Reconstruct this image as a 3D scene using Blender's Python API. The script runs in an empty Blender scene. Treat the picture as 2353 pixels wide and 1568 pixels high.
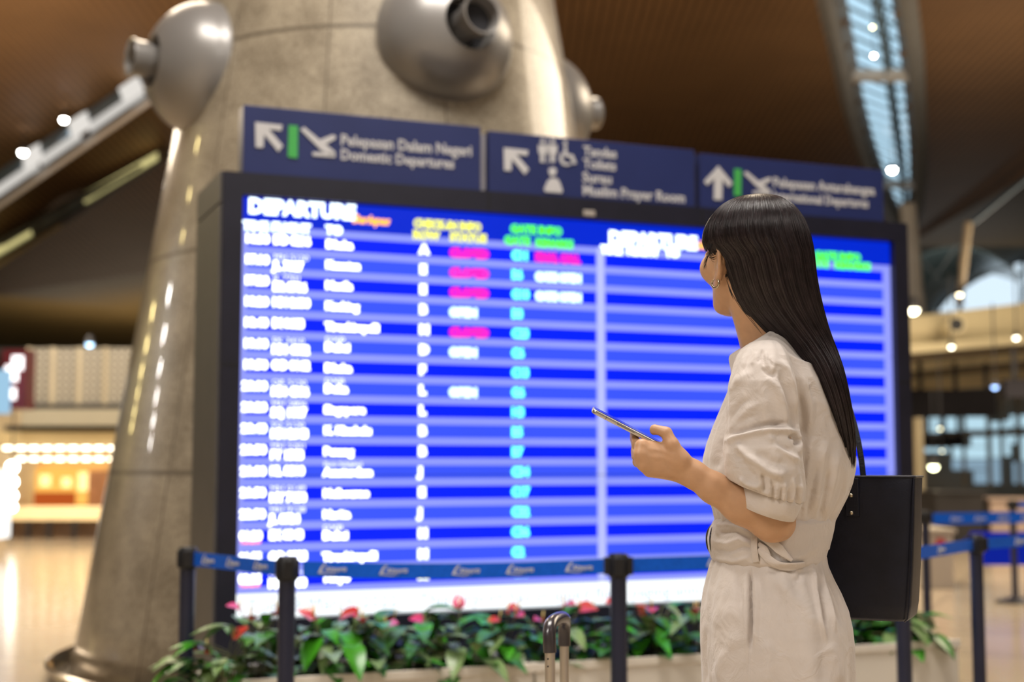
import bpy, bmesh, math, random
import numpy as np
from mathutils import Vector, Matrix

sc = bpy.context.scene
C = bpy.context.collection
rnd = random.Random(7)
PI = math.pi

# ------------------------------------------------------------------ camera
FPX, CX, CY, CAMZ = 3268.0, 1176.5, 784.0, 1.2
PITCH = math.atan(286.0 / FPX)
cam_data = bpy.data.cameras.new('camera')
cam_data.sensor_width = 36.0
cam_data.lens = 36.0 * FPX / 2353.0
cam_data.clip_start, cam_data.clip_end = 0.05, 400.0
cam_data.dof.use_dof = True
cam_data.dof.focus_distance = 2.5
cam_data.dof.aperture_fstop = 2.75
cam = bpy.data.objects.new('camera', cam_data)
cam.location = (0, 0, CAMZ)
cam.rotation_euler = (PI / 2 + PITCH, 0, 0)
C.objects.link(cam)
sc.camera = cam

# ------------------------------------------------------------------ world, exposure
world = bpy.data.worlds.new('sky')
sc.world = world
world.use_nodes = True
wn = world.node_tree.nodes
wn['Background'].inputs['Color'].default_value = (0.62, 0.84, 1.0, 1)
wn['Background'].inputs['Strength'].default_value = 1.1
vs = sc.view_settings
vs.view_transform, vs.look = 'Standard', 'None'
vs.exposure, vs.gamma, vs.use_curve_mapping = 0.0, 1.0, False
sc.cycles.use_denoising = True
sc.cycles.max_bounces = 6
sc.cycles.diffuse_bounces = 3
sc.cycles.glossy_bounces = 3
sc.cycles.sample_clamp_indirect = 4.0

def area(name, loc, size, power, col, rot=(0, 0, 0)):
    l = bpy.data.lights.new(name, 'AREA')
    l.shape = 'RECTANGLE'
    l.size, l.size_y = size
    l.energy, l.color = power, col
    o = bpy.data.objects.new(name, l)
    o.location, o.rotation_euler = loc, rot
    C.objects.link(o)
    return o
WARM = (1.0, 0.83, 0.62)
NEUT = (1.0, 0.94, 0.87)
# unseen area lights, added to light the woman and the hall
area('added_hall_light', (-5.0, -3.5, 7.5), (4.2, 4.2), 1380, NEUT, (math.radians(-32), math.radians(-25), 0))
area('added_hall_light', (5.5, -2.5, 7.5), (4.0, 4.0), 470, NEUT, (math.radians(-25), math.radians(35), 0))
area('added_hall_light', (-10.0, 25.5, 8.8), (8, 6), 1700, WARM)
area('added_hall_light', (-2.0, 15.0, 8.5), (7, 6), 1600, WARM)
area('added_hall_light', (12.0, 15.0, 8.4), (9, 9), 2300, WARM)
area('added_hall_light', (0.0, 3.5, 9.0), (5, 3), 900, NEUT)
# unseen upward area lights, added to brighten the timber vaults
area('added_vault_light', (-14.0, 30.0, 4.5), (6, 3), 800, WARM, (PI, 0, 0))
area('added_vault_light', (14.0, 34.0, 5.5), (6, 3), 460, WARM, (PI, 0, 0))
area('added_vault_light', (-16.0, 78.0, 2.5), (22, 10), 1900, WARM, (PI, 0, 0))

area('added_vault_light', (24.0, 74.0, 3.5), (8, 4), 500, NEUT, (PI, 0, 0))
area('added_slot_light', (-7.0, 20.0, 7.0), (1.5, 1.5), 420, NEUT, (math.radians(102), 0, math.radians(14)))  # unseen light added to brighten the rail of the upper slot
area('added_soffit_light', (9.6, 24.5, 2.3), (4, 2), 170, WARM, (PI, 0, 0))

# ------------------------------------------------------------------ measuring
cP, sP = math.cos(PITCH), math.sin(PITCH)
def ray(px, py):
    u, v = (px - CX) / FPX, (CY - py) / FPX
    return Vector((u, cP - v * sP, sP + v * cP))
def P(px, py, d):
    r = ray(px, py)
    return Vector((0, 0, CAMZ)) + r * (d / r.y)
def onz(px, py, z):
    r = ray(px, py)
    return Vector((0, 0, CAMZ)) + r * ((z - CAMZ) / r.z)
def to_px(co):
    x, y, z = co[:, 0], co[:, 1], co[:, 2] - CAMZ
    f = y * cP + z * sP
    up = -y * sP + z * cP
    return CX + FPX * x / f, CY - FPX * up / f

# ------------------------------------------------------------------ tags
def tag(o, label=None, cat=None, group=None, kind=None):
    if label: o['label'] = label
    if cat: o['category'] = cat
    if group: o['group'] = group
    if kind: o['kind'] = kind
    return o
def empty(name, loc=(0, 0, 0), rz=0.0, label=None, cat=None, group=None, kind=None):
    o = bpy.data.objects.new(name, None)
    o.empty_display_size = 0.1
    o.location, o.rotation_euler = loc, (0, 0, rz)
    C.objects.link(o)
    return tag(o, label, cat, group, kind)
def obj(name, me, mat=None, parent=None, loc=None):
    o = bpy.data.objects.new(name, me)
    if mat is not None and len(me.materials) == 0:
        me.materials.append(mat)
    C.objects.link(o)
    if parent is not None: o.parent = parent
    if loc is not None: o.location = loc
    return o
def struct(name, me, mat, parent=None, loc=None):
    o = obj(name, me, mat, parent, loc)
    if parent is None: o['kind'] = 'structure'
    return o
def copy_tree(o, parent=None):
    c = o.copy()
    C.objects.link(c)
    c.parent = parent
    for ch in list(o.children): copy_tree(ch, c)
    return c

# ------------------------------------------------------------------ materials
def mat(name, col, rough=0.5, metal=0.0, spec=0.5, noise=None, bump=None, emit=None, coat=0.0, sheen=0.0, sss=0.0, trans=0.0, alpha=1.0, aniso=0.0):
    m = bpy.data.materials.new(name)
    m.use_nodes = True
    nt = m.node_tree
    b = nt.nodes['Principled BSDF']
    c4 = tuple(col) + (1,)
    b.inputs['Base Color'].default_value = c4
    b.inputs['Roughness'].default_value = rough
    b.inputs['Metallic'].default_value = metal
    b.inputs['Specular IOR Level'].default_value = spec
    b.inputs['Coat Weight'].default_value = coat
    b.inputs['Coat Roughness'].default_value = 0.08
    b.inputs['Sheen Weight'].default_value = sheen
    b.inputs['Transmission Weight'].default_value = trans
    b.inputs['Alpha'].default_value = alpha
    if sss:
        b.inputs['Subsurface Weight'].default_value = sss
        b.inputs['Subsurface Radius'].default_value = (0.012, 0.005, 0.003)
        b.inputs['Subsurface Scale'].default_value = 1.0
    if emit:
        b.inputs['Emission Color'].default_value = tuple(emit[0]) + (1,)
        b.inputs['Emission Strength'].default_value = emit[1]
    tc = None
    if noise or bump:
        tc = nt.nodes.new('ShaderNodeTexCoord')
    if noise:   # (scale, amount, stretch)
        mp = nt.nodes.new('ShaderNodeMapping')
        mp.inputs['Scale'].default_value = noise[2] if len(noise) > 2 else (1, 1, 1)
        nt.links.new(tc.outputs['Object'], mp.inputs['Vector'])
        n = nt.nodes.new('ShaderNodeTexNoise')
        n.inputs['Scale'].default_value = noise[0]
        n.inputs['Detail'].default_value = 6
        nt.links.new(mp.outputs['Vector'], n.inputs['Vector'])
        r = nt.nodes.new('ShaderNodeValToRGB')
        a = noise[1]
        r.color_ramp.elements[0].position, r.color_ramp.elements[1].position = 0.3, 0.7
        r.color_ramp.elements[0].color = tuple(max(0, x * (1 - a)) for x in col) + (1,)
        r.color_ramp.elements[1].color = tuple(min(1, x * (1 + a)) for x in col) + (1,)
        nt.links.new(n.outputs['Fac'], r.inputs['Fac'])
        nt.links.new(r.outputs['Color'], b.inputs['Base Color'])
    if bump:    # (scale, strength, distance, stretch)
        mp = nt.nodes.new('ShaderNodeMapping')
        mp.inputs['Scale'].default_value = bump[3] if len(bump) > 3 else (1, 1, 1)
        nt.links.new(tc.outputs['Object'], mp.inputs['Vector'])
        n = nt.nodes.new('ShaderNodeTexNoise')
        n.inputs['Scale'].default_value = bump[0]
        n.inputs['Detail'].default_value = 4
        nt.links.new(mp.outputs['Vector'], n.inputs['Vector'])
        bp = nt.nodes.new('ShaderNodeBump')
        bp.inputs['Strength'].default_value = bump[1]
        bp.inputs['Distance'].default_value = bump[2]
        nt.links.new(n.outputs['Fac'], bp.inputs['Height'])
        nt.links.new(bp.outputs['Normal'], b.inputs['Normal'])
    return m
def glow(name, col, strength):
    m = bpy.data.materials.new(name)
    m.use_nodes = True
    nt = m.node_tree
    nt.nodes.remove(nt.nodes['Principled BSDF'])
    e = nt.nodes.new('ShaderNodeEmission')
    e.inputs['Color'].default_value = tuple(col) + (1,)
    e.inputs['Strength'].default_value = strength
    nt.links.new(e.outputs[0], nt.nodes['Material Output'].inputs['Surface'])
    return m
def mth(nt, op, a, b=None, c=None):
    n = nt.nodes.new('ShaderNodeMath')
    n.operation = op
    for i, v in enumerate((a, b, c)):
        if v is None: continue
        if isinstance(v, (int, float)): n.inputs[i].default_value = v
        else: nt.links.new(v, n.inputs[i])
    return n.outputs[0]
def mixc(nt, f, a, b):
    n = nt.nodes.new('ShaderNodeMix')
    n.data_type = 'RGBA'
    nt.links.new(f, n.inputs[0]) if not isinstance(f, (int, float)) else None
    for i, v in ((6, a), (7, b)):
        if isinstance(v, tuple): n.inputs[i].default_value = v + (1,)
        else: nt.links.new(v, n.inputs[i])
    return n.outputs[2]

# ------------------------------------------------------------------ mesh building
def smooth(me, ang=None):
    me.polygons.foreach_set('use_smooth', [True] * len(me.polygons))
    if ang is not None:
        me.set_sharp_from_angle(angle=math.radians(ang))
    return me
class MB:
    """collects boxes, tubes, lofts and patches; mesh() links nothing, gives ONE mesh"""
    def __init__(self): self.v, self.f = [], []
    def add(self, vs, fs):
        k = len(self.v)
        self.v += [tuple(p) for p in vs]
        self.f += [tuple(i + k for i in f) for f in fs]
        return self
    def box(self, lo, hi, M=None):
        x0, y0, z0 = lo; x1, y1, z1 = hi
        vs = [Vector(p) for p in ((x0,y0,z0),(x1,y0,z0),(x1,y1,z0),(x0,y1,z0),(x0,y0,z1),(x1,y0,z1),(x1,y1,z1),(x0,y1,z1))]
        if M is not None: vs = [M @ p for p in vs]
        return self.add(vs, [(0,3,2,1),(4,5,6,7),(0,1,5,4),(1,2,6,5),(2,3,7,6),(3,0,4,7)])
    def beam(self, a, b, w, h, up=Vector((0, 0, 1))):
        a, b = Vector(a), Vector(b)
        d = (b - a).normalized()
        s = d.cross(up).normalized()
        u = s.cross(d).normalized()
        vs = [p + s * sx * w / 2 + u * sz * h / 2 for p in (a, b) for sx, sz in ((-1,-1),(1,-1),(1,1),(-1,1))]
        return self.add(vs, [(0,1,2,3),(7,6,5,4),(0,4,5,1),(1,5,6,2),(2,6,7,3),(3,7,4,0)])
    def tube(self, pts, r, n=12, caps=True, flat=None):
        pts = [Vector(p) for p in pts]
        if not hasattr(r, '__len__'): r = [r] * len(pts)
        rings, prev = [], None
        for i, p in enumerate(pts):
            t = (pts[min(i + 1, len(pts) - 1)] - pts[max(i - 1, 0)]).normalized()
            if prev is None:
                a = Vector((0, 0, 1)) if abs(t.z) < 0.9 else Vector((0, 1, 0))
                s = t.cross(a).normalized()
            else:
                s = (prev - t * prev.dot(t)).normalized()
            prev = s
            q = t.cross(s)
            rings.append([p + (s * math.cos(2*PI*j/n) + q * math.sin(2*PI*j/n) * (flat or 1)) * r[i] for j in range(n)])
        return self.rings(rings, caps)
    def rings(self, rings, caps=True, closed=True):
        n = len(rings[0])
        vs = [p for r in rings for p in r]
        fs = []
        for i in range(len(rings) - 1):
            for j in range(n if closed else n - 1):
                k = (j + 1) % n
                fs.append((i*n + j, i*n + k, (i+1)*n + k, (i+1)*n + j))
        if caps:
            fs.append(tuple(range(n - 1, -1, -1)))
            fs.append(tuple((len(rings)-1)*n + j for j in range(n)))
        return self.add(vs, fs)
    def lathe(self, prof, n=48, M=None, caps=False):
        rings = [[(M @ Vector((r*math.cos(2*PI*j/n), r*math.sin(2*PI*j/n), z))) if M is not None else Vector((r*math.cos(2*PI*j/n), r*math.sin(2*PI*j/n), z)) for j in range(n)] for r, z in prof]
        return self.rings(rings, caps)
    def quad(self, a, b, c, d): return self.add([a, b, c, d], [(0, 1, 2, 3)])
    def prism(self, poly, y0, y1, M=None):
        """polygon in (x,z), extruded along y"""
        n = len(poly)
        vs = [Vector((x, y, z)) for y in (y0, y1) for x, z in poly]
        if M is not None: vs = [M @ p for p in vs]
        fs = [tuple(range(n)), tuple(range(2*n - 1, n - 1, -1))]
        fs += [(i + n, (i+1) % n + n, (i+1) % n, i) for i in range(n)]
        return self.add(vs, fs)
    def ball(self, c, r, n=12):
        c = Vector(c)
        rings = [[c + Vector((math.sin(PI*i/n)*math.cos(2*PI*j/n), math.sin(PI*i/n)*math.sin(2*PI*j/n), math.cos(PI*i/n))) * r for j in range(n)] for i in range(1, n)]
        return self.rings(rings, True)
    def mesh(self, name='m', sm=None, bev=0, fix=True):
        me = bpy.data.meshes.new(name)
        me.from_pydata(self.v, [], self.f)
        if fix or bev:
            bm = bmesh.new(); bm.from_mesh(me)
            if fix: bmesh.ops.recalc_face_normals(bm, faces=bm.faces)
            if bev: bmesh.ops.bevel(bm, geom=bm.edges[:], offset=bev, segments=2, affect='EDGES', profile=0.5)
            bm.to_mesh(me); bm.free()
        if sm is not None: smooth(me, sm)
        return me
def np_mesh(name, verts, faces, uv=None):
    me = bpy.data.meshes.new(name)
    nv, nf, k = len(verts), len(faces), faces.shape[1]
    me.vertices.add(nv); me.vertices.foreach_set('co', verts.astype(np.float32).ravel())
    me.loops.add(nf * k); me.loops.foreach_set('vertex_index', faces.astype(np.int32).ravel())
    me.polygons.add(nf)
    me.polygons.foreach_set('loop_start', np.arange(0, nf * k, k, dtype=np.int32))
    me.update(calc_edges=True)
    if uv is not None:
        l = me.uv_layers.new(name='UVMap')
        l.data.foreach_set('uv', uv[faces.ravel()].astype(np.float32).ravel())
    me.polygons.foreach_set('use_smooth', [True] * nf)
    return me

# lettering: built-in font turned into mesh, merged into one mesh per set of words
def words_mesh(items, name='lettering', extrude=0.0015, off=0.0):
    """items: (text, x, z, cap height, align, shear, width stretch, boldness); faces towards local -y"""
    mb = MB()
    for (s, x, z, h, al, sh, sx, bold) in items:
        cu = bpy.data.curves.new('t', 'FONT')
        cu.body, cu.align_x, cu.shear = s, al, sh
        cu.size = h / 0.70
        cu.offset = bold
        cu.extrude = extrude
        cu.resolution_u = 2
        o = bpy.data.objects.new('t', cu)
        me = bpy.data.meshes.new_from_object(o)
        vs = [(x + v.co.x * sx, off - v.co.z, z + v.co.y) for v in me.vertices]
        mb.add(vs, [tuple(p.vertices) for p in me.polygons])
        bpy.data.objects.remove(o); bpy.data.meshes.remove(me); bpy.data.curves.remove(cu)
    return mb.mesh(name, fix=False)
# ================================================================== the hall
# floor: polished stone tiles
def floor_mat():
    m = mat('floor_tiles', (0.52, 0.42, 0.30), rough=0.16, spec=0.6)
    nt = m.node_tree; b = nt.nodes['Principled BSDF']
    tc = nt.nodes.new('ShaderNodeTexCoord')
    mp = nt.nodes.new('ShaderNodeMapping'); mp.inputs['Rotation'].default_value = (0, 0, 0.38)
    nt.links.new(tc.outputs['Object'], mp.inputs['Vector'])
    br = nt.nodes.new('ShaderNodeTexBrick')
    br.offset = 0.0
    br.inputs['Scale'].default_value = 1.0
    br.inputs['Brick Width'].default_value = 1.2
    br.inputs['Row Height'].default_value = 1.2
    br.inputs['Mortar Size'].default_value = 0.008
    br.inputs['Color1'].default_value = (0.55, 0.45, 0.32, 1)
    br.inputs['Color2'].default_value = (0.46, 0.37, 0.27, 1)
    br.inputs['Mortar'].default_value = (0.25, 0.20, 0.15, 1)
    nt.links.new(mp.outputs['Vector'], br.inputs['Vector'])
    n = nt.nodes.new('ShaderNodeTexNoise'); n.inputs['Scale'].default_value = 30
    nt.links.new(tc.outputs['Object'], n.inputs['Vector'])
    mx = nt.nodes.new('ShaderNodeMix'); mx.data_type = 'RGBA'; mx.blend_type = 'MULTIPLY'; mx.inputs[0].default_value = 0.25
    nt.links.new(br.outputs['Color'], mx.inputs[6]); nt.links.new(n.outputs['Color'], mx.inputs[7])
    nt.links.new(mx.outputs[2], b.inputs['Base Color'])
    return m
struct('floor', MB().box((-45, -16, -0.3), (45, 98, 0)).mesh('floor'), floor_mat())

# ceiling: one broad timber vault with a lens shaped rooflight cut through it, a lower vault behind
def wood_mat(name, c, across):
    m = mat(name, c, rough=0.6, spec=0.2)
    nt = m.node_tree; b = nt.nodes['Principled BSDF']
    tc = nt.nodes.new('ShaderNodeTexCoord')
    sx = nt.nodes.new('ShaderNodeSeparateXYZ'); nt.links.new(tc.outputs['Object'], sx.inputs[0])
    fr = mth(nt, 'FRACT', mth(nt, 'MULTIPLY', sx.outputs[across], 4.0))
    gap = mth(nt, 'GREATER_THAN', fr, 0.72)
    n = nt.nodes.new('ShaderNodeTexNoise'); n.inputs['Scale'].default_value = 0.6; n.inputs['Detail'].default_value = 5
    nt.links.new(tc.outputs['Object'], n.inputs['Vector'])
    lo, hi = tuple(x * 0.8 for x in c), tuple(x * 1.25 for x in c)
    col = mixc(nt, n.outputs['Fac'], lo, hi)
    nt.links.new(mixc(nt, gap, col, tuple(x * 0.35 for x in c)), b.inputs['Base Color'])
    return m
FAR = [(-30, P(-500, 640, 62)), (-12, P(0, 676, 60)), (-2, P(330, 628, 62)), (8, P(1300, 590, 64)), (20, P(2105, 560, 62)), (28, P(2360, 392, 48))]
xs_far = [p.x for _, p in FAR]; ys_far = [p.y for _, p in FAR]; zs_far = [p.z for _, p in FAR]
def far_at(x):
    yf, zf = float(np.interp(x, xs_far, ys_far)), float(np.interp(x, xs_far, zs_far))
    if x > xs_far[-1]: yf, zf = yf - (x - xs_far[-1]) * .5, zf + (x - xs_far[-1]) * .12
    return yf, zf
def ceil_pt(s, t):
    """s in -1..1 across, t 0..1 from above the camera to the far edge"""
    x = s * 40.0
    yf, zf = far_at(x)
    y = -14 + (yf + 14) * t
    z = 11.2 * (1 - t) + zf * t + 1.6 * math.sin(PI * t)
    return Vector((x, y, z))
def on_ceil(px, py):
    """the point of the vault that a line of sight meets"""
    r = ray(px, py)
    best = None
    d0, d1 = 8.0, 80.0
    def g(d):
        p = Vector((0, 0, CAMZ)) + r * (d / r.y)
        yf, zf = float(np.interp(p.x, xs_far, ys_far)), float(np.interp(p.x, xs_far, zs_far))
        t = (p.y + 14) / (yf + 14)
        return p.z - (11.2 * (1 - t) + zf * t + 1.6 * math.sin(PI * min(t, 1)))
    for _ in range(50):
        m_ = (d0 + d1) / 2
        if g(m_) < 0: d0 = m_
        else: d1 = m_
    return P(px, py, d0)
lensL = [(1880, -200), (1900, -100), (1918, 0), (1944, 130), (1964, 240), (1988, 330), (2012, 400), (2040, 470), (2068, 520)]
lensR = [(2030, -200), (2050, -100), (2066, 0), (2086, 120), (2097, 240), (2104, 330), (2106, 400), (2103, 470), (2092, 522)]
LL = [on_ceil(*p) for p in lensL]; LR = [on_ceil(*p) for p in lensR]
def in_lens(x, y):
    ys = [p.y for p in LL]
    if not (ys[0] < y < ys[-1]): return False
    return np.interp(y, ys, [p.x for p in LL]) < x < np.interp(y, [p.y for p in LR], [p.x for p in LR])
mb = MB()
NS, NT = 160, 120
pts = [[ceil_pt(-1 + 2 * i / NS, j / NT) for i in range(NS + 1)] for j in range(NT + 1)]
mb.v = [tuple(p) for r_ in pts for p in r_]
for j in range(NT):
    for i in range(NS):
        c = (pts[j][i] + pts[j+1][i+1]) / 2
        if in_lens(c.x, c.y): continue
        a = j * (NS + 1) + i
        mb.f.append((a, a + 1, a + NS + 2, a + NS + 1))
wood = wood_mat('timber_slats', (0.18, 0.095, 0.040), 0)
struct('ceiling', smooth(mb.mesh('vault')), wood)
# rear lower vault
mb = MB()
rows = []
for t in (0, .25, .5, .75, 1):
    rows.append([Vector((x, far_at(x)[0] * (1 - t) + 97 * t, far_at(x)[1] * (1 - t) + 9.2 * t + 1.0 * math.sin(PI * t))) for x in np.linspace(-40, 40, 161)])
mb.rings(rows, caps=False, closed=False)
struct('ceiling', smooth(mb.mesh('vault_rear')), wood_mat('timber_slats_dark', (0.15, 0.10, 0.035), 0))

wallm = mat('hall_wall', (0.30, 0.25, 0.19), rough=0.7, noise=(0.5, 0.15))
struct('wall_left', MB().box((-44.5, -16, 0), (-44, 98, 14)).mesh('w'), wallm)
struct('wall_right', MB().box((44, -16, 0), (44.5, 98, 14)).mesh('w'), wallm)
struct('wall_back', MB().box((-44, -16.5, 0), (44, -16, 14)).mesh('w'), wallm)
struct('wall_far', MB().box((-44, 97.5, 0), (44, 98, 14)).mesh('w'), mat('far_wall', (0.10, 0.08, 0.05), rough=0.8, noise=(0.3, 0.2)))

steel = mat('brushed_steel', (0.42, 0.40, 0.38), rough=0.34, metal=0.85, noise=(4, 0.1))
paint_grey = mat('grey_paint', (0.20, 0.19, 0.175), rough=0.5, noise=(2, 0.1))
dark_metal = mat('dark_metal', (0.03, 0.03, 0.035), rough=0.45, noise=(6, 0.2))
white_metal = mat('white_metal', (0.62, 0.58, 0.53), rough=0.4, noise=(5, 0.06))
cream_metal = mat('cream_metal', (0.66, 0.58, 0.40), rough=0.45, noise=(2, 0.08))
glass_blue = mat('rooflight_glass', (0.80, 0.93, 1.0), rough=0.15, trans=1.0, spec=0.5)

# rooflight: frame curbs, glass, truss down the middle, cross bars
rl = empty('window_1', (0, 0, 0), kind='structure')
for side, pl in (('l', LL), ('r', LR)):
    sgn = -1 if side == 'l' else 1
    m_ = MB()
    rings = []
    for i, p in enumerate(pl):
        w = 0.5 - 0.2 * i / len(pl)
        rings.append([p + Vector((x * sgn, 0, z)) for x, z in ((-0.25, 0.35), (0.0, -0.15), (w * .4, -0.22), (w, 0.0), (w, 0.3))])
    m_.rings(rings, caps=False, closed=True)
    struct('window_frame', smooth(m_.mesh('curb'), 40), paint_grey, rl)
m_ = MB()
for i in range(len(LL) - 1):
    up = Vector((0, 0, 0.9))
    m_.quad(LL[i] + up, LR[i] + up, LR[i+1] + up, LL[i+1] + up)
pane_m = bpy.data.materials.new('rooflight_pane'); pane_m.use_nodes = True
nt = pane_m.node_tree; nt.nodes.remove(nt.nodes['Principled BSDF'])
tr = nt.nodes.new('ShaderNodeBsdfTransparent'); tr.inputs[0].default_value = (0.86, 0.95, 0.98, 1)
gl = nt.nodes.new('ShaderNodeBsdfGlossy'); gl.inputs['Roughness'].default_value = 0.1
mx = nt.nodes.new('ShaderNodeMixShader'); mx.inputs[0].default_value = 0.06
nt.links.new(tr.outputs[0], mx.inputs[1]); nt.links.new(gl.outputs[0], mx.inputs[2]); nt.links.new(mx.outputs[0], nt.nodes['Material Output'].inputs[0])
struct('window_pane', m_.mesh('pane', fix=False), pane_m, rl)
truss = MB()
steel_blue = mat('blue_grey_steel', (0.09, 0.13, 0.15), rough=0.5, noise=(3, 0.15))
mid = []
for i in range(len(LL)):
    a, b = LL[i], LR[i]
    t_ = 0.62
    mid.append(a * (1 - t_) + b * t_ + Vector((0, 0, 0.3)))
truss.tube(mid, 0.10, 6)
mid2 = [p + Vector((0.55, 0, 0.45)) for p in mid]
truss.tube(mid2, 0.07, 6)
def lens_at(y, s):
    ax = np.interp(y, [p.y for p in LL], [p.x for p in LL]); az = np.interp(y, [p.y for p in LL], [p.z for p in LL])
    bx = np.interp(y, [p.y for p in LR], [p.x for p in LR]); bz = np.interp(y, [p.y for p in LR], [p.z for p in LR])
    return Vector((ax * (1 - s) + bx * s, y, az * (1 - s) + bz * s))
yy = LL[0].y
while yy < LL[-1].y - 1.2:
    u_ = Vector((0, 0, 0.55))
    truss.tube([lens_at(yy, 0) + u_, lens_at(yy + 1.5, 0.62) + u_], 0.045, 5)
    truss.tube([lens_at(yy, 0.62) + u_, lens_at(yy + 1.0, 1.0) + u_], 0.045, 5)
    truss.tube([lens_at(yy + 0.7, 0.6), lens_at(yy + 0.2, 0.7) + u_ * 1.5], 0.045, 5)
    yy += 1.15
struct('window_mullion', smooth(truss.mesh('truss'), 50), steel_blue, rl)
bars = MB()
for py_ in (182, 430):
    for k, l, r_ in ((0, lensL, lensR),):
        yL = np.interp(py_, [p[1] for p in l], range(len(l))); 
        x0 = np.interp(py_, [p[1] for p in l], [p[0] for p in l]); x1 = np.interp(py_, [p[1] for p in r_], [p[0] for p in r_])
        a, b = on_ceil(x0, py_), on_ceil(x1, py_)
        bars.beam(a + Vector((0, 0, .1)), b + Vector((0, 0, .1)), 0.5, 0.25)
struct('window_mullion', bars.mesh('bars'), white_metal, rl)

# ---- long glazed light slots on the left, framed in steel
def slot(name, U0, U1, L0, L1, label, kindrow):
    """U: upper edge, L: lower edge, pixel ends left and right"""
    t = empty(name, (0, 0, 0), label=label, cat='skylight')
    a0, a1 = on_ceil(*U0), on_ceil(*U1)
    def both(px, py, ref_y): return P(px, py, ref_y)
    d0, d1 = a0.y, a1.y
    def at(s, v):   # s along 0..1, v 0 top ..1 bottom; one plane hung below the vault
        px0 = U0[0] * (1 - v) + L0[0] * v, U0[1] * (1 - v) + L0[1] * v
        px1 = U1[0] * (1 - v) + L1[0] * v, U1[1] * (1 - v) + L1[1] * v
        return P(*px0, d0 - 3 * v) * (1 - s) + P(*px1, d1 - 3 * v) * s
    return t, at
back = Vector((0, 0.4, 0.1))
frame_m = mat('slot_frame', (0.50, 0.46, 0.42), rough=0.35, metal=0.3, noise=(3, 0.1))
glassd = mat('slot_glass', (0.13, 0.20, 0.27), rough=0.35, spec=0.8, noise=(1.5, 0.3))
t1, at1 = slot('skylight', (-160, 500), (340, 160), (-160, 590), (372, 222), 'grey steel glazed light slot under the timber vault, upper of two beside the column', 0)
n_ = Vector((0, 0.5, 0.2))
def strip(at, s0, s1, v0, v1, thick, name, m, par):
    mbs = MB()
    q = [at(s0, v0), at(s1, v0), at(s1, v1), at(s0, v1)]
    o_ = Vector((0, thick, thick * .4))
    mbs.add(q + [p + o_ for p in q], [(0,1,2,3),(7,6,5,4),(0,4,5,1),(1,5,6,2),(2,6,7,3),(3,7,4,0)])
    return obj(name, mbs.mesh(name), m, par)
strip(at1, 0, 1, 0.0, 0.36, 0.5, 'glass_strip', glassd, t1)
strip(at1, 0, .33, 0.36, 0.66, 0.7, 'reflector', frame_m, t1)
for s0, s1 in ((.34, .52), (.56, .70), (.76, .94)):
    strip(at1, s0, s1, 0.34, 0.64, 0.6, 'light_panel', glow('slot_white', (1.0, 0.95, 0.88), 0.62), t1)
strip(at1, 0, 1, 0.66, 0.80, 0.9, 'gutter', dark_metal, t1)
strip(at1, 0, 1, 0.83, 0.98, 0.5, 'edge_rail', mat('rail_white', (0.92, 0.86, 0.80), rough=0.35, noise=(2, .05), emit=None), t1)
for s_ in (.535, .735, .93):
    strip(at1, s_ - .015, s_ + .035, 0.0, 0.50, -0.6, 'glowing_cross_bar', glow('cross_bar_glow', (1.0, .95, .88), .8), t1)  # white cross bars, given a glow of their own to look lit
t2, at2 = slot('skylight', (-160, 632), (375, 338), (-160, 715), (380, 372), 'glazed light slot glowing yellow green, lower of two beside the column', 1)
strip(at2, 0, 1, 0.0, 0.62, 0.5, 'glass_strip', mat('slot_glass_b', (0.16, 0.20, 0.19), rough=0.15, spec=0.8, noise=(1.2, 0.4)), t2)
yel = glow('slot_yellow', (0.80, 0.70, 0.30), 0.85)
for s0, s1 in ((.30, .50), (.72, .98)):
    strip(at2, s0, s1, 0.12, 0.55, -0.2, 'light_panel', yel, t2)
strip(at2, 0, .30, 0.2, 0.58, -0.2, 'light_panel', yel, t2)
strip(at2, 0, 1, 0.62, 0.80, 0.9, 'gutter', dark_metal, t2)
strip(at2, 0, .62, 0.80, 0.98, 0.5, 'edge_rail', mat('rail_gold', (0.60, 0.46, 0.24), rough=0.35, noise=(2, .1)), t2)
strip(at2, .62, 1, 0.80, 0.96, 0.5, 'edge_rail', paint_grey, t2)

# ceiling lamps: bright small downlights
lamp_m = glow('lamp_glow', (1.0, 0.97, 0.90), 55.0)
lamp_y = glow('lamp_glow_warm', (1.0, 0.88, 0.42), 22.0)
def downlight(px, py, d, r, label, m=lamp_m, group=None, name='ceiling_lamp', drop=1.2):
    p = P(px, py, d)
    o = empty(name, p, label=label, cat='lamp', group=group)
    prof = [(r * .5, r * 2.2), (r * 1.0, r * 1.6), (r * 1.35, 0.0), (r * 1.2, 0.0), (r * 0.9, r * .9)]
    obj('housing', smooth(MB().lathe(prof, 16).mesh('h'), 40), dark_metal, o)
    obj('bulb', smooth(MB().ball((0, 0, r * 0.15), r, 10).mesh('b')), m, o)
    obj('stem', MB().tube([(0, 0, r * 2), (0, 0, r * 2 + drop)], min(r * .3, .012), 6).mesh('s'), dark_metal, o)
    return o
downlight(147, 275, 40, 0.085, 'bright white lamp on the upper light slot, right one of two')
downlight(53, 350, 42, 0.11, 'bright white lamp on the upper light slot, left one of two')
downlight(2050, 390, 38, 0.09, 'bright white lamp hanging in the rooflight above the right sign')
downlight(2069, 519, 40, 0.06, 'yellow lamp at the tapered foot of the rooflight', lamp_y)
downlight(2005, 62, 27, 0.025, 'small warm lamp high in the rooflight', lamp_y)
downlight(2008, 128, 29, 0.03, 'small pale lamp in the rooflight under the higher one', lamp_m)

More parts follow.
